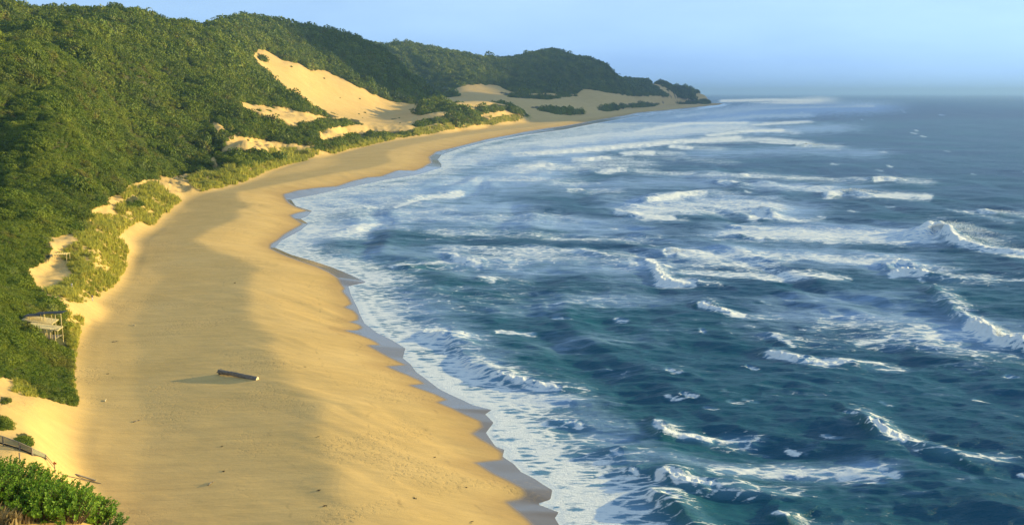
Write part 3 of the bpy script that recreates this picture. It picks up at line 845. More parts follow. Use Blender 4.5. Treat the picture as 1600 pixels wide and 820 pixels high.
def sea_material():
    m = NM('sea_water')
    foam = m.attr('foam'); face = m.attr('face'); shore = m.attr('shore')
    pos = m.pos()
    # foam lace: streaks drawn out by the offshore wind over finer cells
    st = m.noise(0.30, 6, 0.62, m.scalevec((0.55, 1.6, 1.0), 0.25), 0.6)
    fine = m.noise(1.3, 6, 0.68, m.scalevec((0.7, 1.5, 1.0), 0.2), 0.8)
    far = m.noise(0.035, 5, 0.6, m.scalevec((0.6, 2.0, 1.0), 0.1))
    vo = m.n('ShaderNodeTexVoronoi', _feature='DISTANCE_TO_EDGE', Scale=0.42)
    wv = m.n('ShaderNodeVectorMath', _operation='ADD')
    m.set(wv, 0, m.scalevec((0.6, 1.4, 1.0), 0.2)); m.set(wv, 1, m.n('ShaderNodeTexNoise', Scale=0.5, Detail=3).outputs['Color'])
    m.set(vo, 'Vector', wv.outputs[0])
    lace = m.ramp(vo.outputs['Distance'], [(0.0, 1.0), (0.22, 0.35), (0.5, 0.0)])
    n = m.math('ADD', m.math('ADD', m.math('MULTIPLY', m.math('SUBTRACT', lace, 0.45), 0.19), m.math('MULTIPLY', st, 0.45)), m.math('ADD', m.math('MULTIPLY', fine, 0.34), m.math('MULTIPLY', far, 0.25)))
    dens = m.math('ADD', foam, m.math('MULTIPLY', m.math('SUBTRACT', n, 0.56), 3.6))
    white = m.ramp(dens, [(0.52, 0.0), (0.62, 0.50), (0.84, 1.0)])
    milk = m.ramp(m.math('ADD', foam, m.math('MULTIPLY', m.math('SUBTRACT', far, 0.5), 0.8)), [(0.15, 0.0), (0.9, 1.0)])
    wash = m.math('ADD', m.attr('wash'), m.math('MULTIPLY', m.math('SUBTRACT', m.math('ADD', m.math('MULTIPLY', st, 0.5), m.math('MULTIPLY', far, 0.5)), 0.5), 1.5))
    wash = m.ramp(wash, [(0.08, 0.0), (0.62, 1.0)])
    deep = m.mix(m.ramp(m.noise(0.012, 3), [(0.35, 0.0), (0.65, 1.0)]), (0.005, 0.058, 0.150), (0.008, 0.096, 0.160))
    shal = m.math('SUBTRACT', 1.0, m.math('DIVIDE', shore, 130.0), clamp=True)
    col = m.mix(m.math('MULTIPLY', shal, 0.6), deep, (0.022, 0.130, 0.160))
    col = m.mix(m.math('MULTIPLY', face, 0.55), col, (0.028, 0.135, 0.115))  # glow of light through the thin crests, painted as greener water
    col = m.mix(m.math('MULTIPLY', milk, 0.75), col, (0.21, 0.41, 0.64))
    col = m.mix(m.math('MULTIPLY', wash, 0.85), col, (0.35, 0.51, 0.76))
    w = m.principled(Roughness=0.3, IOR=1.333)
    w.inputs['Specular IOR Level'].default_value = 0.12
    m.set(w, 'Base Color', col)
    rip = m.math('ADD', m.math('MULTIPLY', m.noise(0.6, 6, 0.62, m.scalevec((0.45, 1.5, 1.0), -0.25), 0.3), 1.0), m.math('ADD', m.math('MULTIPLY', m.noise(1.6, 6, 0.7, m.scalevec((0.42, 1.7, 1.0), -0.2)), 0.62), m.math('MULTIPLY', m.noise(0.12, 4, 0.6, m.scalevec((0.7, 1.3, 1.0), 0.3)), 2.0)))
    bw_ = m.n('ShaderNodeBump', Distance=0.9)
    m.set(bw_, 'Height', rip); m.set(bw_, 'Strength', m.ramp(m.noise(0.02, 4, 0.6, m.scalevec((0.6, 1.5, 1.0), 0.2)), [(0.3, 0.35), (0.7, 0.8)]))
    m.set(w, 'Normal', bw_.outputs[0])
    f = m.principled(Roughness=0.9)
    m.set(f, 'Base Color', m.mix(m.ramp(fine, [(0.3, 0.0), (0.7, 1.0)]), (0.76, 0.79, 0.80), (0.90, 0.90, 0.90)))
    f.inputs['Specular IOR Level'].default_value = 0.2
    m.set(f, 'Normal', m.bump(m.math('ADD', fine, m.math('MULTIPLY', m.noise(3.5, 4, 0.6), 0.35)), 0.6, 0.4))
    mx = m.n('ShaderNodeMixShader')
    m.set(mx, 0, white); m.set(mx, 1, w.outputs[0]); m.set(mx, 2, f.outputs[0])
    return m.finish(mx.outputs[0])

MAT_SEA = sea_material()
sea = link('sea', build_sea(), MAT_SEA, kind='structure')

# ------------------------------------------------------------------ plants
def leaf_material(name, dark, mid, light, brown=None, trans=0.25, patch=0.03):
    m = NM(name)
    oi = m.n('ShaderNodeObjectInfo')
    col = m.ramp(m.noise(patch, 5, 0.65), [(0.34, dark), (0.5, mid), (0.66, light)])
    col2 = m.ramp(oi.outputs['Random'], [(0.0, dark), (0.5, mid), (0.93, light), (0.97, tuple(0.5 * c + 0.11 for c in light))])
    col = m.mix(0.35, col, col2)
    if brown:
        col = m.mix(m.ramp(m.noise(patch * 2.3, 4, 0.6), [(0.56, 0.0), (0.72, 0.8)]), col, brown)
    fl = m.noise(0.9, 3)
    col = m.mix(m.ramp(fl, [(0.3, 0.0), (0.7, 0.5)]), col, light)
    p = m.principled(Roughness=0.55)
    m.set(p, 'Base Color', col)
    p.inputs['Specular IOR Level'].default_value = 0.25
    t = m.n('ShaderNodeBsdfTranslucent')
    m.set(t, 'Color', col)
    mx = m.n('ShaderNodeMixShader')
    m.set(mx, 0, trans); m.set(mx, 1, p.outputs[0]); m.set(mx, 2, t.outputs[0])
    return m.finish(mx.outputs[0])

MAT_SCRUB = leaf_material('scrub_leaves', (0.015, 0.050, 0.005), (0.080, 0.152, 0.010), (0.260, 0.290, 0.025), (0.185, 0.120, 0.038))
MAT_GLOSSY = leaf_material('glossy_leaves', (0.06, 0.15, 0.012), (0.13, 0.26, 0.018), (0.28, 0.42, 0.04), None, 0.35, 1.2)
MAT_STRAW = leaf_material('dune_grass', (0.21, 0.25, 0.03), (0.40, 0.41, 0.06), (0.58, 0.53, 0.11), (0.42, 0.30, 0.10), 0.4, 0.06)
MAT_DRY = leaf_material('dry_stalks', (0.24, 0.17, 0.08), (0.36, 0.26, 0.12), (0.48, 0.37, 0.18), None, 0.2, 0.3)
MAT_WOODY = simple_mat('woody_stem', (0.14, 0.10, 0.06), 0.9)

def bush_mesh(name, seed, nleaf, size, flat=0.75, lean=0.25):
    """a wind-clipped crown: many small leaf clumps on and inside a lobed dome"""
    r_ = np.random.default_rng(seed)
    v = []; f = []
    lobes = r_.normal(size=(7, 3)); lobes[:, 2] = np.abs(lobes[:, 2]) * 0.8
    lobes /= np.linalg.norm(lobes, axis=1)[:, None]
    for i in range(nleaf):
        d = r_.normal(size=3); d[2] = abs(d[2]) - 0.15
        d /= np.linalg.norm(d)
        lob = np.max(lobes @ d)
        rad = (0.66 + 0.42 * max(0, lob) ** 4) * (1 - 0.32 * r_.random() ** 2)
        p = d * rad
        p[2] = p[2] * flat
        p[0] -= lean * max(p[2], 0) * 0.6                 # combed over by the sea wind
        nrm = d * 0.9 + r_.normal(size=3) * 0.55
        nrm /= np.linalg.norm(nrm)
        a = np.cross(nrm, r_.normal(size=3)); a /= np.linalg.norm(a)
        b = np.cross(nrm, a)
        sz = size * (0.6 + 0.8 * r_.random())
        k = len(v)
        v += [tuple(p - a * sz), tuple(p + b * sz * 0.55 + nrm * sz * 0.25), tuple(p + a * sz), tuple(p - b * sz * 0.55 + nrm * sz * 0.15)]
        f.append((k, k + 1, k + 2, k + 3))
    # the shaded twiggy inside of the bush
    nu, nv = 9, 4
    k = len(v)
    for j in range(nv + 1):
        el = -0.25 + (math.pi / 2 + 0.25) * j / nv
        for i in range(nu):
            an = 2 * math.pi * i / nu
            v.append((0.62 * math.cos(el) * math.cos(an), 0.62 * math.cos(el) * math.sin(an), 0.62 * flat * math.sin(el)))
    for j in range(nv):
        for i in range(nu):
            i2 = (i + 1) % nu
            f.append((k + j * nu + i, k + j * nu + i2, k + (j + 1) * nu + i2, k + (j + 1) * nu + i))
    me = bpy.data.meshes.new(name)
    me.from_pydata(v, [], f); me.update()
    return me

def tuft_mesh(name, seed, nblade=34, lean=0.5):
    r_ = np.random.default_rng(seed)
    v = []; f = []
    for i in range(nblade):
        an = r_.random() * 6.283; b0 = np.array([math.cos(an), math.sin(an), 0]) * 0.45 * r_.random() ** .5
        an2 = an + r_.normal() * 0.6
        out = np.array([math.cos(an2), math.sin(an2), 0]) * (0.25 + 0.4 * r_.random()) + np.array([-lean, -0.1, 0]) * r_.random()
        h = 0.6 + 0.5 * r_.random()
        side = np.array([-math.sin(an2), math.cos(an2), 0]) * 0.05
        p1 = b0 + out * 0.35 + np.array([0, 0, h * 0.65]); p2 = b0 + out + np.array([0, 0, h])
        k = len(v)
        v += [tuple(b0 - side), tuple(b0 + side), tuple(p1 + side), tuple(p1 - side), tuple(p2)]
        f += [(k, k + 1, k + 2, k + 3), (k + 3, k + 2, k + 4)]
    me = bpy.data.meshes.new(name)
    me.from_pydata(v, [], f); me.update()
    return me

def proto_collection(name, meshes, mat):
    col = bpy.data.collections.new(name)
    for me in meshes:
        if not me.materials:
            me.materials.append(mat)
        o = bpy.data.objects.new(me.name, me)
        col.objects.link(o)
    return col

def scatter(name, P, scale, rot, pick, coll, kind='stuff', tilt=None):
    """one object: points that carry a bush or a tuft each"""
    me = bpy.data.meshes.new(name)
    me.vertices.add(len(P)); me.vertices.foreach_set('co', np.asarray(P, np.float32).reshape(-1))
    for nm_, arr in (('plant_size', scale), ('plant_turn', rot), ('plant_high', tilt if tilt is not None else np.ones(len(P)))):
        a = me.attributes.new(nm_, 'FLOAT', 'POINT'); a.data.foreach_set('value', np.asarray(arr, np.float32))
    a = me.attributes.new('plant_pick', 'INT', 'POINT'); a.data.foreach_set('value', np.asarray(pick, np.int32))
    o = bpy.data.objects.new(name, me); C.objects.link(o)
    o['kind'] = kind
    g = bpy.data.node_groups.new(name, 'GeometryNodeTree')
    g.interface.new_socket('Geometry', in_out='INPUT', socket_type='NodeSocketGeometry')
    g.interface.new_socket('Geometry', in_out='OUTPUT', socket_type='NodeSocketGeometry')
    N = g.nodes.new
    gi = N('NodeGroupInput'); go = N('NodeGroupOutput')
    ci = N('GeometryNodeCollectionInfo'); ci.inputs['Collection'].default_value = coll
    ci.inputs['Separate Children'].default_value = True; ci.inputs['Reset Children'].default_value = True
    iop = N('GeometryNodeInstanceOnPoints'); iop.inputs['Pick Instance'].default_value = True
    def at(nm_, typ='FLOAT'):
        x = N('GeometryNodeInputNamedAttribute'); x.data_type = typ; x.inputs['Name'].default_value = nm_
        return x.outputs[0]
    cx = N('ShaderNodeCombineXYZ'); g.links.new(at('plant_turn'), cx.inputs[2])
    er = N('FunctionNodeEulerToRotation'); g.links.new(cx.outputs[0], er.inputs[0])
    cs = N('ShaderNodeCombineXYZ')
    sz = at('plant_size')
    g.links.new(sz, cs.inputs[0]); g.links.new(sz, cs.inputs[1])
    mu = N('ShaderNodeMath'); mu.operation = 'MULTIPLY'; g.links.new(sz, mu.inputs[0]); g.links.new(at('plant_high'), mu.inputs[1])
    g.links.new(mu.outputs[0], cs.inputs[2])
    g.links.new(gi.outputs[0], iop.inputs['Points']); g.links.new(ci.outputs[0], iop.inputs['Instance'])
    g.links.new(at('plant_pick', 'INT'), iop.inputs['Instance Index'])
    g.links.new(er.outputs[0], iop.inputs['Rotation']); g.links.new(cs.outputs[0], iop.inputs['Scale'])
    g.links.new(iop.outputs[0], go.inputs[0])
    md = o.modifiers.new('plants', 'NODES'); md.node_group = g
    return o

BUSH = [bush_mesh('bush', 200 + i, 620, 0.078) for i in range(5)]
BUSH_FAR = [bush_mesh('bush_small', 300 + i, 260, 0.11) for i in range(4)]
TUFT = [tuft_mesh('grass_tuft', 400 + i) for i in range(4)]
for me in BUSH + BUSH_FAR:
    me.materials.append(MAT_SCRUB)
for me in TUFT:
    me.materials.append(MAT_STRAW)

def scatter_points(rad_of, us0, us1, r0, r1, seed, gap):
    r_ = np.random.default_rng(seed)
    out = []
    r = r0
    while r < r1:
        st = rad_of(r) * gap
        du = st / r * FOC
        u = np.arange(us0, us1, du)
        u = u + r_.uniform(-.5, .5, len(u)) * du
        rr = r + r_.uniform(-.5, .5, len(u)) * st
        out.append(np.stack([(u - 800) / FOC / CP * rr, rr], -1))
        r += st
    return np.concatenate(out)

_p = hit(74, 524); _q = hit(98, 407.5)
CLEAR = [(_p.x, _p.y - 0.5, 4.2), (_p.x + 2, _p.y, 4.0), (_p.x - 2.5, _p.y + 1.0, 3.2), (_q.x, _q.y - 2, 4.5)]

def plant_scrub():
    rad = lambda d: min(max(0.0036 * d, 0.72), 4.8)
    P = scatter_points(rad, -420, 1150, 110, 5400, 5, 0.92)
    x, y = P[:, 0], P[:, 1]
    s, t = plan(x, y)
    z = height(x, y, s, t)
    veg, gr = cover(x, y, z, t)
    veg2, _g = cover(x, y, z + np.clip(0.0040 * np.hypot(x, y), 0.75, 7.0) * 0.85, t)
    k = (veg > 0.5) & (veg2 > 0.5) & (s > 0)
    sparse = (~k) & (veg < 0.5) & (t > 12) & (np.hypot(x, y) > 480) & (np.hypot(x, y) < 1750) & (noise(x / 26, y / 40, 171) + 0.5 * noise(x / 5, y / 7, 172) > 0.86)
    k |= sparse
    for q in CLEAR:
        k &= np.hypot(x - q[0], y - q[1]) > q[2]
    x, y, z = x[k], y[k], z[k]
    sparse = sparse[k]
    d = np.hypot(x, y)
    size = np.where(sparse, 0.38, 1.0) * np.clip(0.0036 * d, 0.72, 7.0) * np.exp(0.36 * rng.normal(size=len(x))) * (1 + 0.25 * noise(x / 30, y / 40, 141))
    big = noise(x / 45, y / 70, 143) > 0.28
    size = np.where(big & (d > 200), size * 1.25, size)
    high = np.clip(0.75 + 0.6 * rng.random(len(x)) + 0.55 * noise(x / 16, y / 30, 145), 0.45, 1.8)
    high = np.where(d < 420, high * 0.8, high)
    P = np.stack([x, y, z - 0.12 * size], -1)
    rot = rng.uniform(-0.7, 0.7, len(x))
    u, v = to_px(x, y, z)
    vis = (u > -25) & (u < 1150) & (v > 0) & (v < 830)
    # the bushes of the near slope that show largest are objects of their own
    show = np.where(vis & (d < 330) & (size > 0.85), size / d, 0)
    # a bush behind a higher one shows little: keep those spread apart
    order = np.argsort(-show)[:1400]
    order = order[show[order] > 0]
    chosen = []; grid_ = {}
    for i in order:
        key = (int(u[i] // 9), int(v[i] // 7))
        if key in grid_:
            continue
        grid_[key] = 1
        chosen.append(i)
        if len(chosen) >= 270:
            break
    ch = np.zeros(len(x), bool); ch[chosen] = True
    for j, i in enumerate(chosen):
        o = bpy.data.objects.new('bush', BUSH[j % 5])
        o.location = P[i]; o.rotation_euler = (0, 0, rot[i]); sx = size[i]
        o.scale = (sx, sx, sx * high[i])
        C.objects.link(o)
        tag(o, 'low wind-clipped green bush in the dense thicket on the near dune slope', 'bush', 'bushes of the near thicket')
    rest = ~ch
    near = rest & (d < 700)
    farr = rest & (d >= 700)
    scatter('coastal_thicket', P[near], size[near], rot[near], rng.integers(0, 5, near.sum()), proto_collection('thicket_bushes', BUSH, MAT_SCRUB), tilt=high[near])
    scatter('hill_forest', P[farr], size[farr], rng.uniform(0, 6.28, farr.sum()), rng.integers(0, 4, farr.sum()), proto_collection('forest_crowns', BUSH_FAR, MAT_SCRUB), tilt=high[farr])
    print('bushes', len(x), 'near', near.sum(), 'far', farr.sum(), 'own', len(chosen))

plant_scrub()

def plant_grass():
    rad = lambda d: min(max(0.0026 * d, 0.45), 2.2)
    P = scatter_points(rad, -100, 900, 130, 1900, 6, 0.95)
    x, y = P[:, 0], P[:, 1]
    s, t = plan(x, y)
    z = height(x, y, s, t)
    veg, gr = cover(x, y, z, t)
    k = (rng.random(len(x)) < gr * 0.75) & (s > 0)
    for (u_, v_) in ((112.5, 452), (144.5, 470.5), (98, 407)):
        q = hit(u_, v_)
        k &= (np.abs(x - q.x) > 1.0 + 1.2 * (u_ < 100)) | (y < q.y - 7) | (y > q.y + 0.6)
    x, y, z = x[k], y[k], z[k]
    d = np.hypot(x, y)
    size = np.clip(0.0026 * d, 0.5, 2.2) * np.exp(0.3 * rng.normal(size=len(x))) * 1.15
    scatter('dune_grass', np.stack([x, y, z - 0.05], -1), size, rng.uniform(-0.8, 0.8, len(x)), rng.integers(0, 4, len(x)), proto_collection('grass_tufts', TUFT, MAT_STRAW))
    print('tufts', len(x))

plant_grass()

# lone bushes standing in bare sand, each told apart by where it stands
LONE = [
 (205, 322, 3.2, 'rounded dark green bush standing alone in the sand hollow above the grassy bluff'),
 (408, 90, 6.5, 'dark bush at the very top of the large bare sand slope'),
 (486, 103, 6.0, 'bush on the upper edge of the large bare sand slope, right of its top'),
 (470, 98, 5.0, 'small bush beside the bare notch on the upper edge of the large sand slope'),
]
for i, (u, v, size, lab) in enumerate(LONE):
    p = hit(u, v)
    o = link('bush', BUSH[i % 5], label=lab, cat='bush')
    o.location = p - Vector((0, 0, 0.15 * size)); o.scale = (size, size, size * 0.9); o.rotation_euler = (0, 0, 0.4 * i)

# ---- the leafy shrubs in the corner in front of the camera
def leafy(name, seed, nleaf, rad, hgt, leaf):
    """upright sprays of fleshy oval leaves"""
    r_ = np.random.default_rng(seed)
    lv = []; lf = []; st = MB()
    nspray = max(12, nleaf // 16)
    for k in range(nspray):
        an = r_.random() * 6.283; q = math.sqrt(r_.random())
        bx, by = rad * q * math.cos(an), rad * q * math.sin(an)
        top = hgt * (1 - 0.5 * q ** 2) * (0.72 + 0.4 * r_.random())
        tip = Vector((bx * 1.08 + r_.normal() * .06, by * 1.08 + r_.normal() * .06, top))
        root = Vector((bx * 0.45, by * 0.45, -0.1))
        st.bar(root, tip, 0.018, 5, 0.008)
        ax = (tip - root).normalized()
        for j in range(16):
            fr = 1 - 0.42 * (j / 16) ** 1.2
            p = root.lerp(tip, fr)
            a2 = j * 2.4 + r_.random()
            side = ax.orthogonal().normalized()
            side = Matrix.Rotation(a2, 3, ax) @ side
            up = 0.95 - 0.55 * (j / 16) + 0.25 * r_.normal()
            d = (side + ax * up).normalized()
            w = d.cross(ax).normalized()
            n_ = w.cross(d).normalized()
            L = leaf * (0.7 + 0.6 * r_.random()); W = L * 0.27
            b = len(lv)
            pts = [p, p + d * L * .45 + w * W + n_ * W * .35, p + d * L * .85 + w * W * .8 + n_ * W * .3, p + d * L, p + d * L * .85 - w * W * .8 + n_ * W * .3, p + d * L * .45 - w * W + n_ * W * .35, p + d * L * .5]
            lv += [tuple(q_) for q_ in pts]
            lf += [(b, b + 1, b + 6), (b + 1, b + 2, b + 3, b + 6), (b + 6, b + 3, b + 4, b + 5), (b, b + 6, b + 5)]
    me = bpy.data.meshes.new('leaves'); me.from_pydata(lv, [], lf); me.update()
    return me, st.mesh('stems')

SHRUBS = [
 (8, 770, 41, 1.6, 1.35, 'bright green leafy shrub in the bottom left corner, nearest the dry twigs'),
 (48, 798, 42, 1.4, 1.15, 'bright green leafy shrub in the corner, second along the edge of the clump'),
 (96, 818, 42, 1.4, 1.15, 'bright green leafy shrub in the corner, just above the sand at its middle'),
 (140, 832, 42, 1.15, 1.05, 'low bright green shrub at the right tip of the corner clump'),
 (172, 846, 42, 0.75, 0.75, 'smallest bright green shrub where the corner clump runs out onto sand'),
 (20, 825, 39.2, 1.3, 1.0, 'bright green shrub at the left frame edge behind the straw in the corner'),
 (-40, 790, 39, 1.7, 1.3, 'bright green shrub at the left frame edge under the front rank of the corner clump'),
 (60, 835, 39.5, 1.5, 1.3, 'bright green leafy shrub at the bottom edge, in front of the corner clump'),
 (110, 850, 40, 1.3, 1.25, 'bright green leafy shrub at the bottom edge, right of the dry grass'),
]
for i, (u, v, d, rad, hgt, lab) in enumerate(SHRUBS):
    x, y, z = (float(q) for q in at_depth(u, v, d))
    g = bpy.data.objects.new('leafy_shrub', None); C.objects.link(g)
    g.location = (x, y, ground(x, y)); tag(g, lab, 'shrub', 'leafy shrubs in the foreground corner')
    lm, sm = leafy('leafy_shrub', 500 + i, int(2600 * rad * rad / 2), rad, hgt, 0.125)
    link('leaves', lm, MAT_GLOSSY, g, kind='stuff'); link('stems', sm, MAT_WOODY, g, kind='stuff')
# dry grass round them
dp = []
for (u, v, d, n) in [(26, 735, 45, 16), (45, 748, 45.5, 16), (66, 762, 45.5, 8), (8, 842, 38, 10), (24, 848, 38.5, 8), (95, 785, 46, 4), (170, 815, 46, 3)]:
    for k in range(n):
        x, y, z = (float(q) for q in at_depth(u + rng.normal() * 11, v, d + rng.normal() * 0.5))
        dp.append((x, y, ground(x, y) - 0.03))
DRYT = [tuft_mesh('dry_tuft', 600 + i, 40, 0.25) for i in range(3)]
for me in DRYT:
    me.materials.append(MAT_DRY)
scatter('dry_grass', np.array(dp), rng.uniform(0.4, 0.75, len(dp)), rng.uniform(0, 6.28, len(dp)), rng.integers(0, 3, len(dp)), proto_collection('dry_tufts', DRYT, MAT_DRY))

# ------------------------------------------------------------------ things people brought
MAT_PALE = simple_mat('pale_timber', (0.74, 0.58, 0.29), 0.8)
MAT_GREYWOOD = simple_mat('weathered_timber', (0.27, 0.235, 0.19), 0.9, 0.3, 2.0)
MAT_CLOTH = simple_mat('dark_shade_cloth', (0.045, 0.055, 0.065), 0.9)
MAT_BARK = simple_mat('driftwood_bark', (0.20, 0.175, 0.15), 0.95, 0.4, 4.0, 0.2, 0.6)
MAT_CUT = simple_mat('sawn_wood', (0.72, 0.62, 0.42), 0.8, 0.15, 6.0)
MAT_NET = simple_mat('grey_green_netting', (0.27, 0.27, 0.19), 0.9, 0.2, 8.0)
MAT_FOOT_SHADE = simple_mat('fence_foot_shade', (0.075, 0.06, 0.04), 0.9)  # dark colour standing for the shade below the fence netting
MAT_SIGN = simple_mat('rust_red_board', (0.36, 0.12, 0.05), 0.7)
MAT_ROPE = simple_mat('sand_grey_rope', (0.20, 0.17, 0.13), 0.95)
MAT_WEED = simple_mat('dry_seaweed', (0.055, 0.042, 0.028), 0.95)

def root_at(name, p, label, cat, group=None):
    o = bpy.data.objects.new(name, None); C.objects.link(o)
    o.location = p; tag(o, label, cat, group)
    return o

def lookout():
    p = hit(74, 524)
    d = p.y / (CP + 0.07 * SP)
    m = d / FOC
    g = root_at('lookout_shelter', p, 'two level timber lookout with dark roofs over pale decks on thin posts', 'beach shelter')
    def L(u, v, y=0.0):                 # metres from the base
        return Vector(((u - 74) * m, y, (524 - v) * m))
    def slab(name, u0, u1, v, y0, y1, th, mat, slope=0.0, slopex=0.0):
        mb = MB()
        a = L(u0, v, y0); b = L(u1, v, y1)
        c = (a + b) / 2
        rot = Matrix.Rotation(slope, 3, 'X') @ Matrix.Rotation(slopex, 3, 'Y')
        mb.box(c, (b.x - a.x, b.y - a.y, th), rot)
        link(name, mb.mesh(name), mat, g)
    slab('roof', 57, 102, 487.5, -0.6, 1.7, 0.09, MAT_CLOTH, 0.0, -0.05)
    slab('roof', 34.5, 63.5, 493.5, 0.6, 2.9, 0.09, MAT_CLOTH, 0.0, -0.03)
    slab('deck', 33, 82, 501.5, 0.2, 3.4, 0.14, MAT_PALE, 0.10, 0.15)
    slab('deck', 51, 100.5, 507.0, -2.6, 0.05, 0.14, MAT_PALE, 0.10, 0.15)
    slab('lower_deck', 64, 95, 524.5, -2.4, 0.6, 0.16, MAT_GREYWOOD)
    slab('floor_beam', 70, 97, 528.5, -2.65, -2.5, 0.16, MAT_PALE)
    def post(u, v0, v1, y, name='post', r=0.055):
        a = L(u, v0, y); b = L(u, v1, y)
        x, yy = g.location.x + a.x, g.location.y + y
        link(name, MB().box((a + b) / 2, (2 * r, 2 * r, abs(b.z - a.z))).mesh(name), MAT_PALE, g)
    for u, v1, y in ((65.5, 487.5, 1.5), (90.5, 488, -0.5), (99.5, 487.5, -0.45), (60, 489, 1.5)):
        post(u, 506.5, v1, y)
    for u, v1, y in ((45.5, 493, 0.8), (36, 493.5, 2.6), (69.5, 495, 0.9), (79.5, 493, 0.9)):
        post(u, 501, v1, y)
    link('rail', MB().beam(L(69.5, 495, 0.9), L(79.5, 492.5, 0.9), 0.09, 0.09).mesh('rail'), MAT_PALE, g)
    link('rail', MB().beam(L(90.5, 489.5, -0.56), L(99.5, 487.8, -0.56), 0.09, 0.09).mesh('rail'), MAT_PALE, g)
    for u, y in ((52.5, -2.4), (60.5, -2.4), (71.5, -2.4), (79.5, -2.4), (87.5, -2.4), (95, -2.4), (58, -0.2), (74, -0.2), (99.5, -0.2)):
        post(u, 534, 507.6, y)
    for u, y in ((36.5, 0.4), (43.5, 0.4), (56, 0.5), (36.5, 3.2), (70, 3.2)):
        post(u, 524, 502, y)
    link('handrail', MB().beam(L(74.6, 515, -2.7), L(103.5, 507.6, -2.7), 0.08, 0.13).mesh('handrail'), MAT_PALE, g)
    for u, v in ((83, 512), (91, 510.5), (100.5, 508)):
        post(u, v + 14, v, -2.7, 'baluster', 0.035)
    # crossed legs of a table under the deck, a bench
    mb = MB()
    mb.beam(L(73, 520, -1.6), L(80, 525, -1.6), .07, .07); mb.beam(L(80, 520, -1.45), L(73, 525, -1.45), .07, .07)
    link('trestle', mb.mesh('trestle'), MAT_GREYWOOD, g)
    return g
lookout()

def pergola():
    p = hit(98, 407.5)
    m = p.y / FOC
    g = root_at('open_frame_shelter', p, 'small pale open timber frame on four posts in the grassy dune hollow', 'shelter')
    W, D, H = 18 * m, 2.0, 10.5 * m
    for sx in (-.5, .5):
        for sy in (-.5, .5):
            x, y = sx * W, sy * D
            z = ground(p.x + x, p.y + y) - p.z - 0.3
            link('post', MB().box((x, y, (z + H) / 2), (.13, .13, H - z)).mesh('post'), MAT_PALE, g)
    for sy in (-.5, .5):
        link('beam', MB().box((0, sy * D, H + .075), (W + .5, .13, .15)).mesh('beam'), MAT_PALE, g)
    for k in range(6):
        link('rafter', MB().box((-W / 2 + W * k / 5, 0, H + .20), (.10, D + .6, .10)).mesh('rafter'), MAT_PALE, g)
pergola()

def log_wreck():
    a = hit(343, 584.5); b = hit(402.5, 593)
    c = (a + b) / 2
    ca = Vector((c.x, c.y, ground(c.x, c.y)))
    g = root_at('driftwood_log', ca, 'long dark driftwood trunk lying on the beach with a pale sawn end', 'log')
    A = a - ca; B = b - ca
    A.z = 0.32; B.z = 0.40
    ax = (B - A); Ln = ax.length; axn = ax.normalized()
    q = axn.to_track_quat('Z', 'Y')
    r_ = np.random.default_rng(77)
    n, rings = 14, 22
    v = []; f = []
    for i in range(rings):
        t = i / (rings - 1)
        rr = 0.39 * (1 - t) + 0.38 * t
        if t < 0.12:
            rr += 0.12 * (1 - t / 0.12)
        for k in range(n):
            an = 2 * math.pi * k / n
            kk = rr * (1 + 0.10 * math.sin(3 * an + 4 * t) + 0.05 * r_.normal())
            v.append(tuple(A + ax * t + q @ Vector((kk * math.cos(an), kk * math.sin(an), 0)) + Vector((0, 0, 0.08 * math.sin(5 * t)))))
    for i in range(rings - 1):
        for k in range(n):
            k2 = (k + 1) % n
            f.append((i * n + k, i * n + k2, (i + 1) * n + k2, (i + 1) * n + k))
    f.append(tuple(range(n))[::-1])
    me = bpy.data.meshes.new('trunk'); me.from_pydata(v, [], f); me.update()
    link('trunk', me, MAT_BARK, g)
    ve = v[-n:]
    cut = MB()
    cc = sum((Vector(p) for p in ve), Vector()) / n
    cut.v = [tuple(cc + axn * 0.03)] + [tuple(Vector(p) + axn * 0.015) for p in ve] + ve
    cut.f = [(0, 1 + k, 1 + (k + 1) % n) for k in range(n)] + [(1 + k, 1 + n + k, 1 + n + (k + 1) % n, 1 + (k + 1) % n) for k in range(n)]
    link('sawn_end', cut.mesh('sawn_end'), MAT_CUT, g)
    for (t, an, ln, r0) in ((0.02, 3.3, 0.35, .16), (0.03, 5.6, 0.4, .15), (0.0, 4.3, 0.3, .15), (0.4, 0.2, 0.12, .07)):
        s_ = A + ax * t
        dirn = q @ Vector((math.cos(an), math.sin(an), -0.35 if t < .1 else .3))
        if dirn.z < 0:
            dirn.z *= 0.2
        link('root_stub', MB().bar(s_, s_ + dirn * (ln + .3), r0, 7, r0 * .45).mesh('root_stub', True), MAT_BARK, g)
log_wreck()

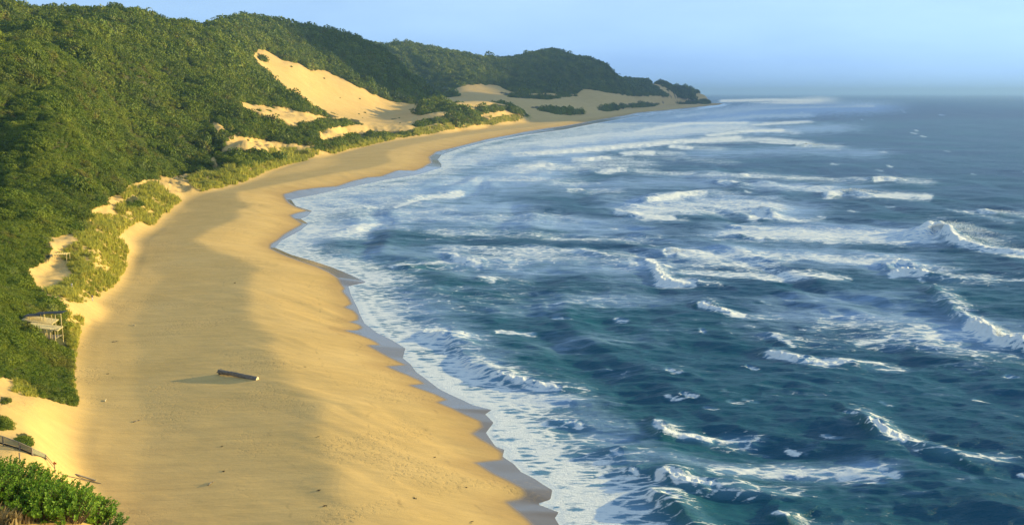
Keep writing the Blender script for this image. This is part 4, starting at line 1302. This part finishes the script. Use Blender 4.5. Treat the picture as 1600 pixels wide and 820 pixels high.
def fence():
    posts = [(-22, 688, 15.5), (5.6, 695.5, 15.5), (31, 703, 13.5), (50.7, 711.6, 13.0), (71.6, 718, 9.5)]
    base = [hit(u, v) for (u, v, h) in posts]
    g = root_at('sand_fence', base[2], 'netting sand fence with a dark strip for the shade at its foot, on timber posts down the bare dune slope', 'fence')
    o = base[2]
    loc = [b - o for b in base]
    hs = [h * b.y / FOC for (_, _, h), b in zip(posts, base)]
    for p, h in zip(loc, hs):
        link('post', MB().box((p.x, p.y, p.z + h / 2 - .15), (.15, .15, h + .3)).mesh('post'), MAT_GREYWOOD, g)
    up = Vector((0, 0, 1))
    for i in range(len(loc) - 1):
        a, b = loc[i], loc[i + 1]
        off = Vector((0.03, 0.10, 0))
        net = MB(); N = 7; K = 7
        def on(t, f):
            h = hs[i] * (1 - t) + hs[i + 1] * t
            return a.lerp(b, t) + off + Vector((0, 0, h * f - 0.10 * f * math.sin(math.pi * t)))
        for k in range(K):
            f_ = .34 + .60 * k / (K - 1)
            for q in range(N):
                net.beam(on(q / N, f_), on((q + 1) / N, f_), .03, .055)
        for q in range(1, 3 * N):
            net.beam(on(q / (3 * N), .34), on(q / (3 * N), .94), .03, .035)
        link('netting', net.mesh('netting'), MAT_NET, g, kind='stuff')
        foot_shade = MB()
        for q in range(N):
            foot_shade.beam(on(q / N, .12), on((q + 1) / N, .12), .05, .24)
        link('board', foot_shade.mesh('board'), MAT_FOOT_SHADE, g)  # dark strip added for the shade along the fence foot, not a real board
        link('rail', MB().beam(a + up * hs[i], b + up * hs[i + 1], .09, .07).mesh('rail'), MAT_GREYWOOD, g)
    # hand ropes running down from the last post to the sign
    e = hit(86.3, 739.5) - o
    for k, (z0, z1) in enumerate(((hs[-1] * .95, 1.0), (hs[-1] * .5, .62))):
        link('hand_rope', MB().bar(loc[-1] + up * z0, e + up * z1 + Vector((-.05, .12, 0)), .045, 6).mesh('hand_rope'), MAT_GREYWOOD, g)
fence()

def signpost():
    p = hit(86.3, 739.5)
    m = p.y / FOC
    g = root_at('beach_sign', p, 'rust red board on a thin post at the lower end of the sand fence', 'sign')
    link('post', MB().box((0, 0, 10 * m - .2), (.09, .09, 20 * m + .4)).mesh('post'), MAT_GREYWOOD, g)
    mb = MB()
    mb.box((.08, -.07, 18.0 * m), (5.2 * m, .035, 3.0 * m), Matrix.Rotation(0.12, 3, 'Y'))
    mb.box((.03, -.07, 20.2 * m), (1.6 * m, .03, 1.8 * m), Matrix.Rotation(math.pi / 4, 3, 'Y'))
    link('sign_board', mb.mesh('sign_board'), MAT_SIGN, g)
    p = hit(31.4, 722)
    o = link('wooden_post', MB().box((0, 0, 0.45), (.13, .13, 1.5)).mesh('wooden_post'), MAT_GREYWOOD, label='single wooden post in the sand between the fence and the leafy shrubs', cat='post')
    o.location = p
    # a rope lying over the sand from the dry twigs, and a plank end at its far end
    pts = [hit(u, v) for (u, v) in ((40, 726), (58, 730), (75, 734.5), (95, 740), (118, 746), (140, 751.5), (158, 755))]
    mb = MB()
    for a, b in zip(pts[:-1], pts[1:]):
        mb.bar(a + Vector((0, 0, .02)), b + Vector((0, 0, .02)), .05, 6)
    link('rope', mb.mesh('rope', True), MAT_ROPE, label='thin grey rope lying across the sand below the red board sign', cat='rope')
    a = hit(118, 741); b = hit(150, 751)
    mb = MB().beam(a + Vector((0, 0, .05)), b + Vector((0, 0, .05)), .22, .14)
    link('plank', mb.mesh('plank'), MAT_GREYWOOD, label='weathered grey plank half buried in sand to the right of the red board sign', cat='plank')
signpost()

# ------------------------------------------------------------------ people
MAT_SKIN = simple_mat('skin', (0.30, 0.17, 0.10), 0.6, 0.05)
MAT_WHITE = simple_mat('white_cotton', (0.78, 0.78, 0.76), 0.85, 0.05)
MAT_NAVY = simple_mat('dark_blue_cotton', (0.05, 0.055, 0.09), 0.85, 0.1)
MAT_GREYCLOTH = simple_mat('light_grey_cotton', (0.55, 0.56, 0.60), 0.85, 0.05)
MAT_HAIR = simple_mat('dark_hair', (0.02, 0.015, 0.012), 0.6, 0.2)
MAT_EYE = simple_mat('eye', (0.03, 0.02, 0.015), 0.3, 0.0)

def skinned(name, V, E, R, mat, parent, root=0, levels=2):
    me = bpy.data.meshes.new(name)
    me.from_pydata(V, E, []); me.update()
    o = bpy.data.objects.new(name, me); C.objects.link(o)
    md = o.modifiers.new('skin', 'SKIN'); md.use_smooth_shade = True
    for i, r in enumerate(R):
        d = me.skin_vertices[0].data[i]
        d.radius = (r, r) if not isinstance(r, tuple) else r
        d.use_root = (i == root)
    sb = o.modifiers.new('sub', 'SUBSURF'); sb.levels = levels; sb.render_levels = levels
    dg = bpy.context.evaluated_depsgraph_get()
    nm = bpy.data.meshes.new_from_object(o.evaluated_get(dg))
    nm.name = name
    bpy.data.objects.remove(o); bpy.data.meshes.remove(me)
    nm.materials.clear()
    return link(name, nm, mat, parent)

def person(u, v, face, label, top, bottom, stride, arm):
    p = hit(u, v)
    g = root_at('person', p, label, 'person')
    g.rotation_euler = (0, 0, face)            # the figure looks along its own -Y
    s = stride
    # 0 pelvis 1 waist 2 chest 3 neck 4 head base 5 head mid 6 crown
    V = [(0, 0, .94), (0, 0, 1.10), (0, -.01, 1.32), (0, 0, 1.47), (0, -.01, 1.53), (0, -.02, 1.63), (0, -.01, 1.71)]
    R = [(.15, .11), (.13, .10), (.16, .11), .055, .07, .085, .06]
    E = [(0, 1), (1, 2), (2, 3), (3, 4), (4, 5), (5, 6)]
    feet = []
    for sx, fw in ((-1, s), (1, -s)):
        b = len(V)
        V += [(sx * .10, -fw * .1, .86), (sx * .11, -fw * .55, .50), (sx * .11, -fw + (0.06 if fw < 0 else 0), .09), (sx * .12, -fw - .16, .035)]
        R += [.095, .062, .042, .04]
        E += [(0, b), (b, b + 1), (b + 1, b + 2), (b + 2, b + 3)]
    for sx, fw in ((-1, -arm), (1, arm)):
        b = len(V)
        wr = Vector((sx * .27, -fw - .06, .87))
        V += [(sx * .18, 0, 1.39), (sx * .235, -fw * .3 + .02, 1.12), tuple(wr), tuple(wr + Vector((0, -.02, -.07)))]
        R += [.06, .043, .028, (.04, .02)]
        E += [(2, b), (b, b + 1), (b + 1, b + 2), (b + 2, b + 3)]
        for k in range(4):                      # fingers, slightly curled
            fy = -.045 + .022 * k
            c = len(V)
            ln = (.068, .078, .074, .058)[k]
            V += [(wr.x, wr.y - .02 + fy, wr.z - .105), (wr.x - sx * .012, wr.y - .02 + fy, wr.z - .105 - ln)]
            R += [.009, .008]
            E += [(b + 3, c), (c, c + 1)]
        c = len(V)
        V += [(wr.x - sx * .01, wr.y - .065, wr.z - .06), (wr.x - sx * .022, wr.y - .085, wr.z - .105)]
        R += [.011, .009]
        E += [(b + 2, c), (c, c + 1)]
    skinned('body', V, E, R, MAT_SKIN, g)
    # face
    for sx in (-1, 1):
        link('eye', MB().bar((sx * .032, -.098, 1.635), (sx * .032, -.108, 1.635), .011, 8).mesh('eye'), MAT_EYE, g)
        link('ear', MB().box((sx * .088, -.01, 1.62), (.02, .04, .06)).mesh('ear'), MAT_SKIN, g)
    link('nose', MB().bar((0, -.095, 1.63), (0, -.125, 1.595), .010, 6, .017).mesh('nose'), MAT_SKIN, g)
    link('mouth', MB().box((0, -.098, 1.565), (.045, .012, .012)).mesh('mouth'), MAT_SIGN, g)
    skinned('hair', [(0, .005, 1.63), (0, .0, 1.70), (0, -.01, 1.735)], [(0, 1), (1, 2)], [(.098, .088), (.088, .08), .05], MAT_HAIR, g, 0, 2)
    # clothes a little outside the body
    sv = V[0:4]; 
    k0 = 7 + 8
    k1 = k0 + 4 + 10
    VS = [V[0], V[1], V[2], (0, 0, 1.455), V[k0], V[k0 + 1], V[k1], V[k1 + 1]]
    skinned('shirt', VS, [(0, 1), (1, 2), (2, 3), (2, 4), (4, 5), (2, 6), (6, 7)], [(.185, .145), (.165, .13), (.19, .14), .075, .085, .066, .085, .066], top, g)
    VT = [(0, 0, 1.0), V[0], V[7], V[8], V[9], V[11], V[12], V[13]]
    skinned('trousers', VT, [(0, 1), (1, 2), (2, 3), (3, 4), (1, 5), (5, 6), (6, 7)], [(.165, .125), (.17, .13), .115, .085, .066, .115, .085, .066], bottom, g)

person(112.5, 452, 2.6, 'person in all white clothes standing on the grassy dune top', MAT_WHITE, MAT_WHITE, 0.05, 0.05)
person(144.5, 470.5, 1.2, 'person in a dark blue top walking at the foot of the grassy dune', MAT_NAVY, MAT_GREYCLOTH, 0.24, 0.15)

# ------------------------------------------------------------------ small things washed up on the sand
def weed_mesh(seed):
    r_ = np.random.default_rng(seed)
    mb = MB()
    for k in range(9):
        a = Vector((r_.normal() * .16, r_.normal() * .16, .03))
        b = a + Vector((r_.normal() * .22, r_.normal() * .22, .02 + .10 * r_.random()))
        mb.bar(a, b, .05, 5, .02)
    return mb.mesh('seaweed_clump', True)
WEED = [weed_mesh(k) for k in range(4)]
for me in WEED:
    me.materials.append(MAT_WEED)
for i, (u, v, k) in enumerate([(169, 584, .7), (347, 697, .7), (350, 736, .7), (497, 682, .6), (499, 766, .8), (508, 790, .9), (649, 778, .8), (737, 815, .8), (680, 714, .6), (729, 761, .6), (477, 573, .6), (367, 442, 1.0)]):
    o = link('seaweed_clump', WEED[i % 4], label='small dark clump of dry seaweed lying on the open beach sand', cat='seaweed', group='seaweed clumps on the beach')
    p = hit(u, v)
    o.location = p; o.rotation_euler = (0, 0, i * 1.7); o.scale = (k, k, k)
for i, (u, v, L, lab) in enumerate([(180, 534, 1.3, 'short dark driftwood stick near the foot of the lookout shelter'), (214, 658, 1.3, 'dark driftwood piece on pale sand left of the long log'),
                                    (330, 755, 1.4, 'grey driftwood stick low on the shaded middle of the beach'), (165, 626, 1.1, 'pale driftwood piece beside the tip of the scrub on the beach'), (209, 508, 1.6, 'pale flat driftwood piece on the upper beach right of the lookout shelter')]):
    a = 0.3 + i * 0.5
    mb = MB()
    mb.bar((-L / 2, 0, .06), (L * .1, .08, .09), .08, 7, .07); mb.bar((L * .1, .08, .09), (L / 2, -.05, .13), .07, 7, .03); mb.bar((0, .05, .1), (L * .2, .3, .2), .04, 6, .015)
    o = link('driftwood', mb.mesh('driftwood', True), MAT_CUT if 'pale' in lab.split()[0] else MAT_BARK, label=lab, cat='driftwood')
    o.location = hit(u, v); o.rotation_euler = (0, 0, a)

# ------------------------------------------------------------------ spray torn back off the higher crests by the offshore wind
def spray():
    r_ = np.random.default_rng(333)
    VV = []; FF = []; k = 0
    tet = np.array([[1, 0, -.5], [-.5, .87, -.5], [-.5, -.87, -.5], [0, 0, 1]])
    tf = np.array([[0, 2, 1], [0, 1, 3], [1, 2, 3], [2, 0, 3]])
    for (u0, v0, u1, v1, h0, up, back, n) in [(1446, 366, 1484, 372, 3.2, 4.5, 20, 2600), (1484, 372, 1530, 392, 2.0, 2.0, 16, 900), (1296, 303, 1340, 303, 2.0, 1.8, 20, 800), (1368, 282, 1388, 281, 1.4, 1.6, 14, 400),
                                              (1246, 228, 1264, 228, 1.6, 2.0, 24, 400), (1520, 512, 1570, 540, 2.0, 1.0, 5, 900), (1178, 330, 1198, 330, 1.6, 1.4, 12, 500), (1036, 398, 1060, 396, 1.2, 1.0, 8, 300), (1016, 412, 1034, 444, 1.2, .8, 5, 400),
                                              (1028, 672, 1040, 684, 1.1, .5, 3, 350), (1366, 676, 1384, 690, 1.4, .5, 3, 350), (1036, 750, 1056, 760, 1.1, .6, 3, 300), (1097, 482, 1114, 489, 1.1, .6, 5, 300), (1530, 333, 1552, 336, 1.4, .8, 18, 300), (676, 524, 700, 530, 1.1, .7, 4, 300)]:
        ax, ay = at_z(u0, v0); bx, by = at_z(u1, v1)
        t = r_.random(n); q = r_.random(n) ** 1.7
        x = ax + (bx - ax) * t + q * back * (0.9 + 0.2 * r_.random(n)); y = ay + (by - ay) * t + r_.normal(size=n) * 0.8 - q * back * 0.15
        arch = np.sin(np.pi * np.clip(t * 0.9 + 0.05, 0, 1)) ** 0.6
        z = h0 * (1 - 0.55 * q) * arch + up * arch * (np.sqrt(q) * (1 - q) * 1.9) * r_.random(n) + r_.random(n) * 0.4
        sz = (0.03 + 0.00030 * ay) * (0.5 + r_.random(n)) * (1 - 0.55 * q)
        P = np.stack([x, y, z], -1)
        rot = r_.normal(size=(n, 3, 3)); rot = np.linalg.qr(rot)[0]
        v = np.einsum('nij,kj->nki', rot, tet) * sz[:, None, None] + P[:, None]
        VV.append(v.reshape(-1, 3)); FF.append((tf[None] + (np.arange(n) * 4)[:, None, None]).reshape(-1, 3) + k); k += n * 4
    me = bpy.data.meshes.new('spray')
    me.from_pydata(np.concatenate(VV).tolist(), [], np.concatenate(FF).tolist()); me.update()
    m = NM('spray')
    p = m.principled(Roughness=0.6); p.inputs['Base Color'].default_value = (0.82, 0.85, 0.87, 1)
    t = m.n('ShaderNodeBsdfTranslucent'); t.inputs[0].default_value = (0.85, 0.87, 0.88, 1)
    mx = m.n('ShaderNodeMixShader'); m.set(mx, 0, 0.5); m.set(mx, 1, p.outputs[0]); m.set(mx, 2, t.outputs[0])
    link('spray', me, m.finish(mx.outputs[0]), kind='stuff')
spray()

# ------------------------------------------------------------------ the cloud bank out at sea whose shadow lies on the far ridges
def cloud_bank():
    r_ = np.random.default_rng(909)
    bm = bmesh.new()
    bmesh.ops.create_icosphere(bm, subdivisions=2, radius=1.0)
    V0 = np.array([v.co[:] for v in bm.verts]); F0 = np.array([[v.index for v in f.verts] for f in bm.faces]); bm.free()
    VV = []; FF = []; k = 0
    for n in np.arange(1990, 6400, 150.0):
        top = 1500 if n < 2500 else 1290 + 60 * math.sin(n / 260) + 30 * math.sin(n / 90)
        for zz in np.arange(960, top, 115.0):
            R = 165 * (0.85 + 0.4 * r_.random())
            a0 = 7500 + r_.normal() * 180
            nn = n + r_.normal() * 25; z = zz + r_.normal() * 15
            if z + R * 0.62 > top:
                z = top - R * 0.62
            c = np.array([0.951 * a0 - 0.309 * nn, 0.309 * a0 + 0.951 * nn, z])
            lump = 1 + 0.16 * noise(V0[:, 0] * 2.3 + n, V0[:, 1] * 2.3 + V0[:, 2] * 1.7 + zz, 5) + 0.08 * noise(V0[:, 0] * 5 + n, V0[:, 2] * 5 + zz, 6)
            VV.append(V0 * lump[:, None] * np.array([R * 1.25, R * 1.25, R * 0.75]) + c); FF.append(F0 + k); k += len(V0)
    me = bpy.data.meshes.new('cloud')
    me.from_pydata(np.concatenate(VV).tolist(), [], np.concatenate(FF).tolist())
    me.polygons.foreach_set('use_smooth', np.full(len(me.polygons), True)); me.update()
    m = NM('cloud')
    p = m.principled(Roughness=1.0)
    p.inputs['Base Color'].default_value = (0.85, 0.87, 0.9, 1); p.inputs['Specular IOR Level'].default_value = 0.0
    t = m.n('ShaderNodeBsdfTranslucent'); t.inputs[0].default_value = (0.85, 0.87, 0.9, 1)
    mx = m.n('ShaderNodeMixShader'); m.set(mx, 0, 0.35); m.set(mx, 1, p.outputs[0]); m.set(mx, 2, t.outputs[0])
    link('cloud', me, m.finish(mx.outputs[0]), kind='stuff')
cloud_bank()

# ------------------------------------------------------------------ sea air: pale haze over the whole coast
def haze_box():
    mb = MB()
    mb.box((-2000, 30200, 127.0), (130000, 62000, 290.0))
    m = NM('haze')
    v = m.n('ShaderNodeVolumePrincipled', Density=6e-5, Anisotropy=0.2)
    v.inputs['Color'].default_value = (0.32, 0.55, 1.0, 1)
    m.t.links.new(v.outputs[0], m.out.inputs['Volume'])
    o = link('haze', mb.mesh('haze'), m.m, kind='stuff')
    return o
haze_box()
